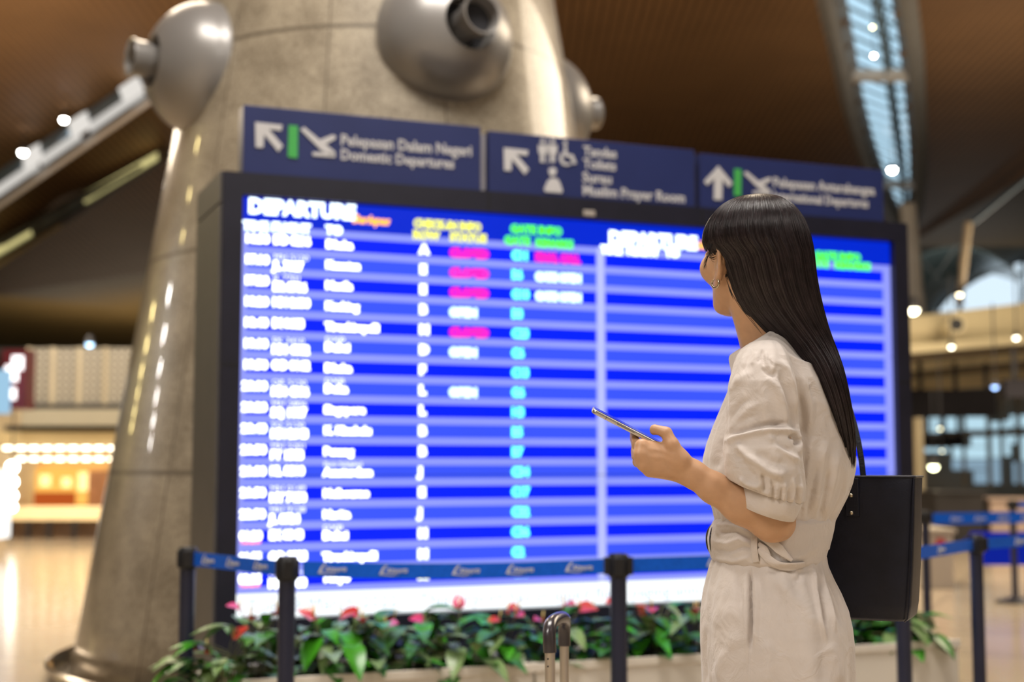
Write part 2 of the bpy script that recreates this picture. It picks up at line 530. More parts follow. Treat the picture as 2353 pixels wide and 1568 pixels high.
# ------------------------------------------------------------------ the stone column
COLX, COLY = (865 - CX) / FPX * 8.65, 8.65
def col_r(z): return 1.75 - 0.163 * z
def stone_mat():
    m = mat('granite', (0.44, 0.36, 0.25), rough=0.32, spec=0.4, coat=0.5)
    m.node_tree.nodes['Principled BSDF'].inputs['Coat Roughness'].default_value = 0.012
    nt = m.node_tree; b = nt.nodes['Principled BSDF']
    tc = nt.nodes.new('ShaderNodeTexCoord')
    n = nt.nodes.new('ShaderNodeTexNoise'); n.inputs['Scale'].default_value = 55; n.inputs['Detail'].default_value = 5
    nt.links.new(tc.outputs['Object'], n.inputs['Vector'])
    n2 = nt.nodes.new('ShaderNodeTexNoise'); n2.inputs['Scale'].default_value = 5; n2.inputs['Detail'].default_value = 4
    nt.links.new(tc.outputs['Object'], n2.inputs['Vector'])
    r = nt.nodes.new('ShaderNodeValToRGB')
    r.color_ramp.elements[0].position, r.color_ramp.elements[1].position = .35, .65
    r.color_ramp.elements[0].color = (.225, .185, .13, 1); r.color_ramp.elements[1].color = (.50, .43, .32, 1)
    f = mth(nt, 'ADD', mth(nt, 'MULTIPLY', n.outputs['Fac'], .55), mth(nt, 'MULTIPLY', n2.outputs['Fac'], .45))
    nt.links.new(f, r.inputs['Fac'])
    sx = nt.nodes.new('ShaderNodeSeparateXYZ'); nt.links.new(tc.outputs['Object'], sx.inputs[0])
    # joints between slabs
    zz = mth(nt, 'DIVIDE', mth(nt, 'ADD', sx.outputs[2], 0.05), 1.2)
    fz = mth(nt, 'FRACT', zz)
    jz = mth(nt, 'LESS_THAN', fz, 0.019)
    ang = mth(nt, 'DIVIDE', mth(nt, 'ADD', mth(nt, 'ARCTAN2', sx.outputs[1], sx.outputs[0]), 0.141), 2 * PI / 12)
    ja = mth(nt, 'LESS_THAN', mth(nt, 'FRACT', mth(nt, 'ADD', ang, 20)), 0.014)
    j = mth(nt, 'MAXIMUM', jz, ja)
    nt.links.new(mixc(nt, j, r.outputs['Color'], (0.17, 0.14, 0.10)), b.inputs['Base Color'])
    bp = nt.nodes.new('ShaderNodeBump'); bp.inputs['Strength'].default_value = .5; bp.inputs['Distance'].default_value = .006; bp.invert = True
    nt.links.new(j, bp.inputs['Height']); nt.links.new(bp.outputs[0], b.inputs['Normal'])
    return m
colr = empty('column', (COLX, COLY, 0), label='tapering beige granite column with grey air nozzles behind the departure board', cat='column', kind='thing')
prof = [(col_r(z), z) for z in np.linspace(0, 9.6, 30)]
obj('column_shaft', smooth(MB().lathe(prof, 96, caps=True).mesh('shaft')), stone_mat(), colr)
ring_prof = [(1.75, 0.0), (1.855, 0.0), (1.86, .06), (1.88, .075), (1.88, .095), (1.86, .105), (1.84, .095), (1.835, .07), (1.82, .03), (1.75, .03)]
obj('base_ring', smooth(MB().lathe(ring_prof, 96).mesh('ring'), 50), mat('polished_steel', (0.62, 0.56, 0.48), rough=0.16, metal=1.0, noise=(3, .05)), colr)
pod_m = mat('satin_metal_paint', (0.30, 0.285, 0.27), rough=0.34, metal=0.3, spec=0.5, coat=0.12, noise=(3, 0.04))
pod_in = mat('nozzle_dark', (0.02, 0.02, 0.025), rough=0.5, noise=(5, .2))
def pod(phi, z, label, tilt=0.1, yaw=0.0):
    """bowl shaped air diffuser on the column; phi from the camera side"""
    r = col_r(z)
    dirv = Vector((math.sin(phi), -math.cos(phi), 0))
    nrm = Vector((dirv.x * math.cos(tilt), dirv.y * math.cos(tilt), math.sin(tilt)))
    nrm = Matrix.Rotation(yaw, 3, 'Z') @ nrm
    o = empty('air_nozzle', Vector((COLX, COLY, 0)) + dirv * (r - 0.10) + Vector((0, 0, z)), label=label, cat='air nozzle', group='air nozzles round the column')
    M = nrm.to_track_quat('Z', 'Y').to_matrix().to_4x4()
    R = 0.385
    prof = [(R * 1.0, 0.0), (R * 1.03, 0.03), (R * 1.0, 0.055)]
    for k in range(1, 13):
        a = k / 12 * math.radians(66)
        prof.append((R * math.cos(a) * 1.0, 0.055 + 0.33 * math.sin(a)))
    prof += [(0.150, 0.352), (0.146, 0.33), (0.146, 0.20)]
    obj('bowl', smooth(MB().lathe(prof, 64, M).mesh('bowl'), 50), pod_m, o)
    prof = [(0.085, 0.20), (0.088, 0.36), (0.100, 0.39), (0.103, 0.455), (0.110, 0.466), (0.108, 0.478), (0.098, 0.475), (0.092, 0.42), (0.07, 0.25)]
    obj('nozzle', smooth(MB().lathe(prof, 48, M).mesh('nozzle'), 50), pod_m, o)
    obj('throat', smooth(MB().lathe([(0.146, .21), (0.0, .205)], 32, M).mesh('throat')), pod_in, o)
    obj('throat', smooth(MB().lathe([(0.086, .40), (0.0, .395)], 32, M).mesh('throat')), pod_in, o)
    return o
pod(math.radians(23.5), 3.52, 'round grey air nozzle facing out above the blue signs', tilt=0.07, yaw=math.radians(7))
pod(math.radians(-58), 3.48, 'round grey air nozzle seen from the side, left of the column', tilt=0.02)
pod(math.radians(117), 3.50, 'grey air nozzle mostly hidden behind the right edge of the column')

# ------------------------------------------------------------------ departure board
AL = math.atan(0.404)
TA = math.tan(AL)
UL = (550 - CX) / FPX
BX, BY = UL * 6.0, 6.0
def plane_pt(px, py, t=0.0):
    """line of sight meets the board's plane (t metres behind its front): local s, z"""
    r = ray(px, py)
    e = Vector((math.cos(AL), math.sin(AL), 0)); n = Vector((-math.sin(AL), math.cos(AL), 0))
    o = Vector((BX, BY, 0)) + n * t
    c = Vector((0, 0, CAMZ))
    k = (o - c).dot(n) / r.dot(n)
    p = c + r * k
    return (p - o).dot(e), p.z
SL, ZB = 0.0, plane_pt(545, 1423)[1]
SR = plane_pt(2048, 700)[0]
ZT = plane_pt(557, 452)[1]
board = empty('departure_board', (BX, BY, 0), AL, label='large dark cased flight departure board with blue screens behind the barrier', cat='departure board')
case_m = mat('case_dark', (0.012, 0.012, 0.024), rough=0.38, noise=(8, 0.15))
side_m = mat('case_side', (0.075, 0.07, 0.072), rough=0.45, noise=(8, 0.1))
cl = plane_pt(493, 1400)[0]; cr = plane_pt(2084, 800)[0]
ctop = plane_pt(495, 394)[1]
T0 = -0.03
mb = MB()
mb.box((cl, T0, 0), (SL - 0.004, 0.56, ctop))
mb.box((SR + 0.004, T0, 0), (cr, 0.56, ctop))
mb.box((SL - 0.004, T0, ZT + 0.004), (SR + 0.004, 0.56, ctop))
mb.box((SL - 0.004, T0, 0), (SR + 0.004, 0.56, ZB - 0.004))
mb.box((SL - 0.004, 0.12, ZB - .004), (SR + 0.004, 0.56, ZT + .004))
obj('case', mb.mesh('case'), case_m, board)
obj('side_panel', MB().box((cl - 0.012, T0 + 0.01, 0), (cl, 0.56, ctop - 0.14)).box((cl - 0.012, T0 + 0.01, ctop - .13), (cl, 0.56, ctop)).mesh('sp'), side_m, board)
# case joints and the small sensor above the screens
jm = MB()
for px in (1118, 1606):
    s, _ = plane_pt(px, 480)
    jm.box((s - .004, T0 - .002, ZT + .005), (s + .004, T0, ctop))
jm.box((cl, T0 - .002, 1.62), (SL - .005, T0, 1.626)); jm.box((SR + .005, T0 - .002, 1.62), (cr, T0, 1.626))
obj('joint_strip', jm.mesh('j'), mat('joint_black', (.006, .006, .008), rough=.6, noise=(5, .1)), board)
s, z = plane_pt(1347, 493)
obj('badge', MB().box((s - .03, T0 - .008, z - .014), (s + .03, T0, z + .014)).mesh('badge', bev=.004), mat('badge_grey', (.42, .38, .34), rough=.4, noise=(9, .1)), board)['label'] = 'small grey badge on the top edge'

ROW0 = plane_pt(585, 548)[1]; ROW16 = plane_pt(585, 1330)[1]
PITCHZ = (ROW0 - ROW16) / 16
TICK_T = plane_pt(560, 1366)[1]
SM = plane_pt(1386, 900)[0]
HDR = ROW0 + PITCHZ * 0.62
def screen_mat():
    m = bpy.data.materials.new('board_screen'); m.use_nodes = True
    nt = m.node_tree; nt.nodes.remove(nt.nodes['Principled BSDF'])
    tc = nt.nodes.new('ShaderNodeTexCoord'); sx = nt.nodes.new('ShaderNodeSeparateXYZ')
    nt.links.new(tc.outputs['Object'], sx.inputs[0])
    x, z = sx.outputs[0], sx.outputs[2]
    k = mth(nt, 'DIVIDE', mth(nt, 'SUBTRACT', HDR, z), PITCHZ)
    fr = mth(nt, 'FRACT', k)
    par = mth(nt, 'MODULO', mth(nt, 'FLOOR', k), 2.0)
    row = mixc(nt, mth(nt, 'GREATER_THAN', par, 0.5), (0.0, 0.016, 0.98), (0.045, 0.095, 1.0))
    col = mixc(nt, mth(nt, 'LESS_THAN', fr, 0.37), row, (0.29, 0.34, 1.0))
    # side rails and the middle divider
    def band(a, b): return mth(nt, 'MULTIPLY', mth(nt, 'GREATER_THAN', x, a), mth(nt, 'LESS_THAN', x, b))
    rails = mth(nt, 'MAXIMUM', mth(nt, 'MAXIMUM', band(-1, 0.024), band(SM - .034, SM - .004)), mth(nt, 'MAXIMUM', band(SM + .0, SM + .014), band(SR - .05, 9)))
    col = mixc(nt, rails, col, (0.30, 0.34, 1.0))
    rail2 = band(SM - .028, SM + .008)
    col = mixc(nt, rail2, col, (0.50, 0.55, 1.0))
    col = mixc(nt, mth(nt, 'GREATER_THAN', z, HDR), col, (0.0, 0.022, 0.66))
    tick = mth(nt, 'LESS_THAN', z, TICK_T)
    col = mixc(nt, tick, col, (0.93, 0.98, 1.0))
    n = nt.nodes.new('ShaderNodeTexNoise'); n.inputs['Scale'].default_value = 1.3
    nt.links.new(tc.outputs['Object'], n.inputs['Vector'])
    e = nt.nodes.new('ShaderNodeEmission'); nt.links.new(col, e.inputs[0])
    st = mth(nt, 'ADD', mth(nt, 'MULTIPLY', n.outputs['Fac'], .25), .9)
    st = mth(nt, 'ADD', st, mth(nt, 'MULTIPLY', tick, .35))
    nt.links.new(st, e.inputs[1])
    g = nt.nodes.new('ShaderNodeBsdfGlossy'); g.inputs['Roughness'].default_value = .25; g.inputs[0].default_value = (.03, .03, .03, 1)
    ad = nt.nodes.new('ShaderNodeAddShader'); nt.links.new(e.outputs[0], ad.inputs[0]); nt.links.new(g.outputs[0], ad.inputs[1])
    nt.links.new(ad.outputs[0], nt.nodes['Material Output'].inputs[0])
    return m
scr_m = screen_mat()
sx_cuts = [SL, plane_pt(1120, 800)[0], plane_pt(1607, 800)[0], SR]
zc = [ZB + (ZT - ZB) * i / 3 for i in range(4)]
for i in range(3):
    for j in range(3):
        g_ = 0.0015
        obj('screen', MB().box((sx_cuts[i] + g_, 0.0, zc[j] + g_), (sx_cuts[i+1] - g_, 0.06, zc[j+1] - g_)).mesh('screen'), scr_m, board)

def W(px, py): return plane_pt(px, py)
white_t = glow('text_white', (0.93, 0.97, 1.0), 3.8)
hdr_t = glow('text_header', (0.80, 0.95, 1.0), 3.0)
ghost_t = glow('text_fading', (0.75, 0.80, 1.0), 2.2)
yellow_t = glow('text_yellow', (0.85, 0.86, 0.10), 1.6)
pale_t = glow('text_pale_yellow', (0.92, 0.98, 0.50), 2.6)
green_t = glow('text_green', (0.10, 0.95, 0.03), 1.6)
cyan_t = glow('text_cyan', (0.14, 0.95, 0.62), 2.3)
magenta_t = glow('text_magenta', (0.95, 0.02, 0.42), 1.5)
ice_t = glow('text_ice', (0.62, 0.88, 1.0), 2.4)
orange_t = glow('text_orange', (1.0, 0.42, 0.03), 2.0)
red_t = glow('text_red', (1.0, 0.22, 0.25), 2.2)
rowz = lambda k: ROW0 - PITCHZ * k
xT, xF, xD, xR, xC, xG, xM = W(556, 900)[0], W(623, 900)[0], W(745, 900)[0], W(963, 900)[0], W(1032, 900)[0], W(1175, 900)[0], W(1230, 900)[0]
H = 0.0355
rowsd = [('16:30', 'DD 0216', '', 'Dhaka', 'A', 'CLOSED', 'C11', 'FINAL CALL', 0),
 ('17:10', 'JL 7087', 'MH 5120', 'Kuantan', 'E', 'CLOSED', 'B6', 'GATE OPEN', 1),
 ('17:20', 'BR 0706', 'JL 7701', 'Manila', 'E', 'CLOSED', 'G10', 'GATE OPEN', 1),
 ('18:20', 'MH 2630', '', 'Kuching', 'B', 'OPEN', 'B8', '', 0),
 ('18:40', 'IX 0683', '', 'Tiruchirapalli', 'M', 'CLOSED', 'C23', '', 0),
 ('19:10', 'MH 4882', 'EK 3410', 'Dubai', 'D', 'OPEN', 'C6', '', 1),
 ('19:50', 'OD 0162', '', 'Dhaka', 'F', '', 'C13', '', 0),
 ('20:00', 'MH 4306', 'QR 5120', 'Doha', 'L', 'OPEN', 'G6', '', 1),
 ('20:20', 'SQ 1107', 'MH 5806', 'Singapore', 'L', '', 'H3', '', 1),
 ('20:40', 'MH 2643', 'SQ 5120', 'K. Kinabalu', 'B', '', 'B5', '', 1),
 ('20:50', 'FY 1383', 'MH 5201', 'Penang', 'B', '', 'B7', '', 1),
 ('21:00', 'KL 0810', '', 'Amsterdam', 'J', '', 'C34', '', 0),
 ('21:50', 'MY 7480', 'MH 0149', 'Melbourne', 'E', '', 'C17', '', 1),
 ('22:50', 'JL 0724', 'MH 9128', 'Narita', 'J', '', 'C32', '', 1),
 ('01:20', 'EK 0343', '', 'Dubai', 'H', '', 'C36', '', 0),
 ('01:55', 'OD 0223', '', 'Tiruchirapalli', 'M', '', 'C2', '', 0),
 ('02:35', 'MH 0780', 'OD 0870', 'Tokyo', 'K', '', 'C37', '', 1)]
TI, FL, GH, DE, RW, ST, STO, GA, RM, RMO, SM_ = [], [], [], [], [], [], [], [], [], [], []
B = 0.0032
for k, (ti, fl, gh, de, rw, st, ga, rm, low) in enumerate(rowsd):
    z = rowz(k)
    zz = z - 0.5 * H + (0.0 if not low else -0.022)
    TI.append((ti, xT, z - .5 * H, H * .95, 'LEFT', 0, .86 if k > 13 else .98, B))
    FL.append((fl, xF, zz, H, 'LEFT', 0, .84, B))
    if gh: GH.append((gh, xF, zz + H * 1.25, H * .62, 'LEFT', 0, 1.3, 0.0))
    DE.append((de, xD, z - .62 * H, H * .9, 'LEFT', 0, 1.0, B))
    if k in (5, 7, 14): GH.append(('DXB', xD, z + H * .45, H * .62, 'LEFT', 0, 1.4, 0.0))
    if k == 11: GH.append(('Paris Schiphol', xD, z + H * .5, H * .55, 'LEFT', 0, 1.1, 0.0))
    RW.append((rw, xR, z - .62 * H, H, 'LEFT', 0, 1.05, .006))
    if st: (ST if st == 'CLOSED' else STO).append((st, xC, z - .80 * H, H * 1.0, 'LEFT', 0, .98, .005))
    GA.append((ga, xG, z - .70 * H, H * 1.08, 'LEFT', 0, .90, .004))
    if rm: (RM if 'FINAL' in rm else RMO).append((rm, xM, z - .75 * H, H * 1.0, 'LEFT', 0, .84, .005))
    if k in (14, 16): SM_.append(('TOMORROW', xT + .004, z - H * .98, H * .34, 'LEFT', 0, .80, .001))
def put(items, name, m, off=-0.006):
    return obj(name, words_mesh(items, name, off=off), m, board)
put(TI, 'time_lettering', white_t); put(FL, 'flight_lettering', white_t); put(GH, 'fading_lettering', ghost_t)
put(DE, 'destination_lettering', white_t); put(RW, 'row_lettering', pale_t); put(ST, 'closed_lettering', magenta_t)
put(STO, 'open_lettering', ice_t); put(GA, 'gate_lettering', cyan_t); put(RM, 'final_call_lettering', magenta_t)
put(RMO, 'gate_open_lettering', ice_t); put(SM_, 'tomorrow_lettering', red_t)
hs = []
s, z = W(570, 489); hs.append(('DEPARTURE', s, z, .062, 'LEFT', 0, .98, .004))
s, z = W(1398, 563); hs.append(('DEPARTURE', s, z + .004, .062, 'LEFT', 0, .98, .004))
for px, w, t in ((557, 1, 'TIME'), (624, 1, 'FLIGHT'), (748, 1, 'TO')):
    s, z = W(px, 527 + (px - 557) * .055); hs.append((t, s, z, .036, 'LEFT', 0, 1.0, B))
for px, t in ((1380, 'TIME'), (1440, 'FLIGHT'), (1528, 'TO')):
    s, z = W(px, 582 + (px - 1380) * .05); hs.append((t, s, z, .036, 'LEFT', 0, 1.0, B))
put(hs, 'header_lettering', hdr_t)
ys = []
s, z = W(950, 522); ys.append(('CHECK-IN INFO', s, z, .036, 'LEFT', 0, .86, B))
s, z = W(948, 548); ys.append(('ROW', s, z, .036, 'LEFT', 0, .98, B))
s, z = W(1033, 553); ys.append(('STATUS', s, z, .036, 'LEFT', 0, .98, B))
put(ys, 'check_in_header_lettering', yellow_t)
gs = []
s, z = W(1172, 534); gs.append(('GATE INFO', s, z, .036, 'LEFT', 0, .98, B))
s, z = W(1158, 560); gs.append(('GATE', s, z, .036, 'LEFT', 0, .98, B))
s, z = W(1230, 566); gs.append(('REMARKS', s, z, .036, 'LEFT', 0, .86, B))
s, z = W(1870, 594); gs.append(('GATE INFO', s, z, .036, 'LEFT', 0, 1.05, B))
s, z = W(1852, 612); gs.append(('GATE', s, z, .036, 'LEFT', 0, 1.0, B))
s, z = W(1917, 617); gs.append(('REMARKS', s, z, .036, 'LEFT', 0, .98, B))
put(gs, 'gate_header_lettering', green_t)
os_ = []
s, z = W(808, 512); os_.append(('Berlepas', s, z, .036, 'LEFT', .35, .95, .002))
s, z = W(1600, 572); os_.append(('Berlepas', s, z, .036, 'LEFT', .35, .95, .002))
put(os_, 'script_lettering', orange_t)
tk = mat('ticker_ink', (.45, .50, .62), rough=.7, noise=(5, .1))
tkm = glow('ticker_text', (0.60, 0.70, 0.88), 1.0)
s, z = W(565, 1408)
put([('Tue 29 March 2022    This airport has stopped flight paging announcements, please wait for screen', s, z, .055, 'LEFT', 0, 1.06, 0)], 'ticker_lettering', tkm)

# ---- blue direction signs on top of the case
sign_bg = mat('sign_blue', (0.022, 0.032, 0.125), rough=0.35, spec=0.4, noise=(5, 0.06))
sign_wh = mat('sign_white', (0.60, 0.60, 0.62), rough=0.5, noise=(5, 0.03))
sign_gr = mat('sign_green', (0.06, 0.42, 0.09), rough=0.5, noise=(5, 0.03))
ST_ = -0.02
def sign(pxl, pxr, top_l, label):
    s0, s1 = plane_pt(pxl, 400, ST_)[0], plane_pt(pxr, 450, ST_)[0]
    zt_ = plane_pt(557, 240, ST_)[1]
    o = empty('direction_sign', (BX, BY, 0), AL, label=label, cat='sign', group='blue direction signs over the board')
    obj('panel', MB().box((s0, ST_, ctop), (s1, ST_ + .10, zt_ - (s0) * 0.012)).mesh('panel', bev=.002), sign_bg, o)
    return o
off = ST_ - 0.0015
def sx_(px, py): return plane_pt(px, py, ST_)
def glyphs(o, polys, m, name):
    mb = MB()
    for poly in polys:
        mb.prism([sx_(*p) for p in poly], off - .003, off + .001)
    return obj(name, mb.mesh(name), m, o)
def letter(o, items, m=None):
    its = []
    for t, px, py, h, sxx in items:
        s, z = sx_(px, py)
        its.append((t, s, z, h, 'LEFT', 0, sxx, .0015))
    return obj('lettering', words_mesh(its, 'lettering', off=off), m or sign_wh, o)
def arrow_ul(x, y, s):  # up-left arrow, px corner and size
    return [[(x, y), (x + s, y + s*.11), (x + s*.97, y + s*.32), (x + s*.50, y + s*.26), (x + s*1.03, y + s*.88), (x + s*.86, y + s*1.10), (x + s*.33, y + s*.45), (x + s*.30, y + s*.95), (x + s*.02, y + s*.93)]]
def plane_icon(x, y, w):
    k = w / 82.0
    f = lambda l: [(x + a * k, y + b * k) for a, b in l]
    return [f([(0, 6), (8, 0), (44, 30), (74, 18), (82, 22), (80, 28), (58, 40), (80, 58), (76, 66), (64, 64), (46, 52)]),
            f([(28, 58), (80, 60), (80, 70), (28, 66)])]
sg1 = sign(557, 1104, 240, 'blue sign to domestic departures, leftmost of three above the board')
glyphs(sg1, arrow_ul(586, 281, 62), sign_wh, 'arrow')
glyphs(sg1, [[(663, 288), (684, 290), (683, 364), (661, 361)]], sign_gr, 'green_bar')
glyphs(sg1, plane_icon(690, 292, 82), sign_wh, 'aeroplane_symbol')
letter(sg1, [('Pelepasan Dalam Negeri', 782, 333, .048, .91), ('Domestic Departures', 782, 366, .046, .91)])
dv = plane_pt(1108, 300, ST_)[0]; dv2 = plane_pt(1119, 300, ST_)[0]
obj('end_strip', MB().box((dv, ST_ + .02, ctop), (dv2, ST_ + .08, plane_pt(557, 240, ST_)[1] - .03)).mesh('es'), mat('strip_grey', (.30, .29, .33), rough=.4, metal=.2, noise=(5, .05)), sg1)
sg2 = sign(1123, 1597, 300, 'blue sign to toilets and prayer room, middle of three above the board')
glyphs(sg2, arrow_ul(1157, 340, 56), sign_wh, 'arrow')
def wc(x, y):
    out = []
    for dx in (0, 24):
        out.append([(x+dx+6, y), (x+dx+14, y+1), (x+dx+14, y+10), (x+dx+6, y+9)])
        out.append([(x+dx, y+13), (x+dx+20, y+14), (x+dx+19, y+34), (x+dx+14, y+34), (x+dx+14, y+54), (x+dx+5, y+53), (x+dx+5, y+34), (x+dx+1, y+33)])
    out.append([(x+21, y-2), (x+23, y-2), (x+23, y+56), (x+21, y+56)])
    out += [[(x+58, y+5), (x+66, y+6), (x+66, y+14), (x+58, y+13)], [(x+59, y+16), (x+65, y+17), (x+67, y+34), (x+80, y+36), (x+88, y+56), (x+80, y+58), (x+74, y+42), (x+60, y+40)],
            [(x+54, y+30), (x+58, y+32), (x+55, y+44), (x+62, y+56), (x+72, y+54), (x+76, y+58), (x+66, y+62), (x+54, y+58), (x+48, y+44)]]
    out += [[(x+24, y+70), (x+30, y+65), (x+38, y+66), (x+42, y+72), (x+40, y+82), (x+32, y+86), (x+25, y+80)],
            [(x+22, y+96), (x+30, y+89), (x+44, y+91), (x+50, y+100), (x+56, y+118), (x+54, y+124), (x+16, y+121), (x+14, y+114)]]
    return out
glyphs(sg2, wc(1236, 320), sign_wh, 'toilet_symbols')
letter(sg2, [('Tandas', 1340, 357, .045, .95), ('Toilets', 1340, 386, .045, .95), ('Surau', 1338, 417, .045, 1.05), ('Muslim Prayer Room', 1338, 448, .048, .93)])
sg3 = sign(1609, 2030, 350, 'blue sign to international departures, rightmost of three above the board')
glyphs(sg3, [[(1650, 382), (1682, 421), (1674, 431), (1659, 412), (1658, 460), (1640, 459), (1641, 410), (1625, 426), (1617, 418)]], sign_wh, 'arrow')
glyphs(sg3, [[(1687, 388), (1703, 390), (1702, 452), (1686, 450)]], sign_gr, 'green_bar')
glyphs(sg3, plane_icon(1708, 394, 64), sign_wh, 'aeroplane_symbol')
letter(sg3, [('Pelepasan Antarabangsa', 1776, 429, .048, .92), ('International Departures', 1776, 460, .046, .86)])

# ------------------------------------------------------------------ planter boxes
pl_m = mat('planter_cream', (0.74, 0.68, 0.58), rough=0.45, noise=(3, 0.05))
soil_m = mat('soil', (0.03, 0.02, 0.012), rough=0.9, noise=(20, 0.4), bump=(40, 1, .02))
BE, BN = Vector((math.cos(AL), math.sin(AL), 0)), Vector((-math.sin(AL), math.cos(AL), 0))
PT = -0.86          # planter front, metres in front of the board
PH = plane_pt(1400, 1517, PT)[1]
def planter(s0, s1, label):
    o = empty('planter_box', Vector((BX, BY, 0)) + BE * s0 + BN * PT, AL, label=label, cat='planter', group='cream planter boxes')
    w, dd, t = s1 - s0, 0.42, 0.03
    mb = MB()
    prof = [(0, 0), (w, 0), (w, dd), (0, dd)]
    mb.box((0, 0, 0), (w, t, PH)); mb.box((0, dd - t, 0), (w, dd, PH)); mb.box((0, t, 0), (t, dd - t, PH)); mb.box((w - t, t, 0), (w, dd - t, PH))
    obj('box', mb.mesh('box', bev=.006), pl_m, o)
    obj('rim', MB().box((-.006, -.008, PH - .03), (w + .006, 0, PH + .004)).mesh('rim', bev=.003), pl_m, o)
    obj('soil', MB().box((t, t, 0.05), (w - t, dd - t, PH - 0.05)).mesh('soil'), soil_m, o)
    return o
pe = plane_pt(2203, 1500, PT)[0]
p0 = plane_pt(560, 1560, PT)[0]
cut1, cut2 = p0 + (pe - p0) * .36, p0 + (pe - p0) * .70
planter(p0, cut1 - .01, 'cream planter box with anthuriums, below the left end of the board')
planter(cut1, cut2 - .01, 'cream planter box with anthuriums, below the middle of the board')
planter(cut2, pe, 'cream planter box with anthuriums, its end showing right of the woman')

leaf_ms = [mat('leaf_green', (0.045, 0.17, 0.022), rough=0.32, spec=0.5, noise=(14, 0.35)),
           mat('leaf_pale', (0.17, 0.26, 0.09), rough=0.35, spec=0.5, noise=(14, 0.3)),
           mat('leaf_bright', (0.05, 0.28, 0.012), rough=0.3, spec=0.5, noise=(14, 0.3))]
stem_m = mat('plant_stem', (0.12, 0.12, 0.04), rough=0.5, noise=(14, 0.3))
red_ms = [mat('spathe_red', (0.60, 0.018, 0.035), rough=0.25, spec=0.6, coat=.3, noise=(12, .15)), mat('spathe_coral', (0.55, 0.05, 0.035), rough=0.3, spec=0.6, coat=.3, noise=(12, .2)),
          mat('spathe_pink', (0.62, 0.05, 0.16), rough=0.3, spec=0.6, coat=.3, noise=(12, .2))]
spadix_m = mat('spadix', (0.7, 0.55, 0.2), rough=0.6, noise=(30, .2))
def blade(mb, base, tip, wid, up, droop, heart=0.0):
    """a leaf with a midrib fold and thickness"""
    d = tip - base
    L = d.length
    d = d.normalized()
    s = d.cross(up).normalized(); n = s.cross(d).normalized()
    N = 9
    ra, rb = [], []
    for i in range(N + 1):
        t = i / N
        w = wid * (math.sin(PI * min(1, t ** 0.75 * 1.0)) ** .8 * (1 - .25 * t) + .02)
        c = base + d * L * t - n * droop * t * t * L
        row = []
        for j, x in enumerate((-1, -.5, 0, .5, 1)):
            row.append(c + s * w * x + n * (abs(x) * w * .25 - (heart * L * .15 * abs(x) if t < .01 else 0)))
        ra.append(row); rb.append([q - n * .0015 for q in row])
    k = len(mb.v)
    for i in range(N + 1): mb.v += [tuple(q) for q in ra[i]]
    for i in range(N):
        for j in range(4):
            a = k + i * 5 + j
            mb.f.append((a, a + 1, a + 6, a + 5))
    k2 = len(mb.v)
    for i in range(N + 1): mb.v += [tuple(q) for q in rb[i]]
    for i in range(N):
        for j in range(4):
            a = k2 + i * 5 + j
            mb.f.append((a + 5, a + 6, a + 1, a))
def plant(s, t, seed, nf, hgt, label, tone):
    r = random.Random(seed)
    base = Vector((BX, BY, 0)) + BE * s + BN * t + Vector((0, 0, PH - .05))
    o = empty('anthurium', base, label=label, cat='plant', group='anthuriums in the planter boxes')
    mbs, mbt = [MB(), MB(), MB()], MB()
    for k in range(36):
        a = r.uniform(0, 2 * PI); rr = r.uniform(.02, .20); h = r.uniform(.02, hgt) * (1 - rr * 1.6)
        b = Vector((math.cos(a) * rr, math.sin(a) * rr, max(.015, h)))
        ln = r.uniform(.09, .17)
        out = Vector((math.cos(a + r.uniform(-.5, .5)), math.sin(a + r.uniform(-.5, .5)), r.uniform(-.45, .5))).normalized()
        mbt.tube([Vector((math.cos(a) * .02, math.sin(a) * .02, 0)), b * .6 + Vector((0, 0, .03)), b], .0022, 5)
        q = r.random()
        kind = 0 if q < .5 else (1 if q < .5 + tone else 2)
        blade(mbs[kind], b, b + out * ln, r.uniform(.028, .05), Vector((0, 0, 1)), r.uniform(.15, .6), 1)
    for k in range(3):
        if mbs[k].v:
            f_ = obj('foliage', smooth(mbs[k].mesh('foliage', fix=False)), leaf_ms[k], o)
    obj('stalks', smooth(mbt.mesh('stalks')), stem_m, o)
    for k in range(nf):
        a = r.uniform(0, 2 * PI); rr = r.uniform(.02, .15)
        b = Vector((math.cos(a) * rr, math.sin(a) * rr - .03, r.uniform(hgt * .70, hgt * .98)))
        f_ = MB(); f_.tube([Vector((0, 0, 0)), b * .55 + Vector((0, 0, .03)), b], .002, 5)
        st_ = obj('flower_stem', smooth(f_.mesh('fs')), stem_m, o)
        out = Vector((math.cos(a), math.sin(a) - .8, r.uniform(.1, .7))).normalized()
        f_ = MB(); blade(f_, b, b + out * r.uniform(.06, .085), r.uniform(.028, .038), Vector((0, -.6, 1)), .2, 1)
        fl_ = obj('flower', smooth(f_.mesh('fl', fix=False)), red_ms[r.choice((0, 1, 1, 2))], o)
        obj('spadix', smooth(MB().tube([b + out * .01, b + Vector((0, -.01, .045))], [.004, .0025], 6).mesh('sp')), spadix_m, fl_)
    return o
flowers_at = [(520, 2), (592, 3), (735, 3), (850, 3), (955, 1), (1060, 2), (1165, 3), (1275, 4), (1385, 1), (1495, 3), (1600, 3), (1960, 0), (2060, 0), (2140, 1)]
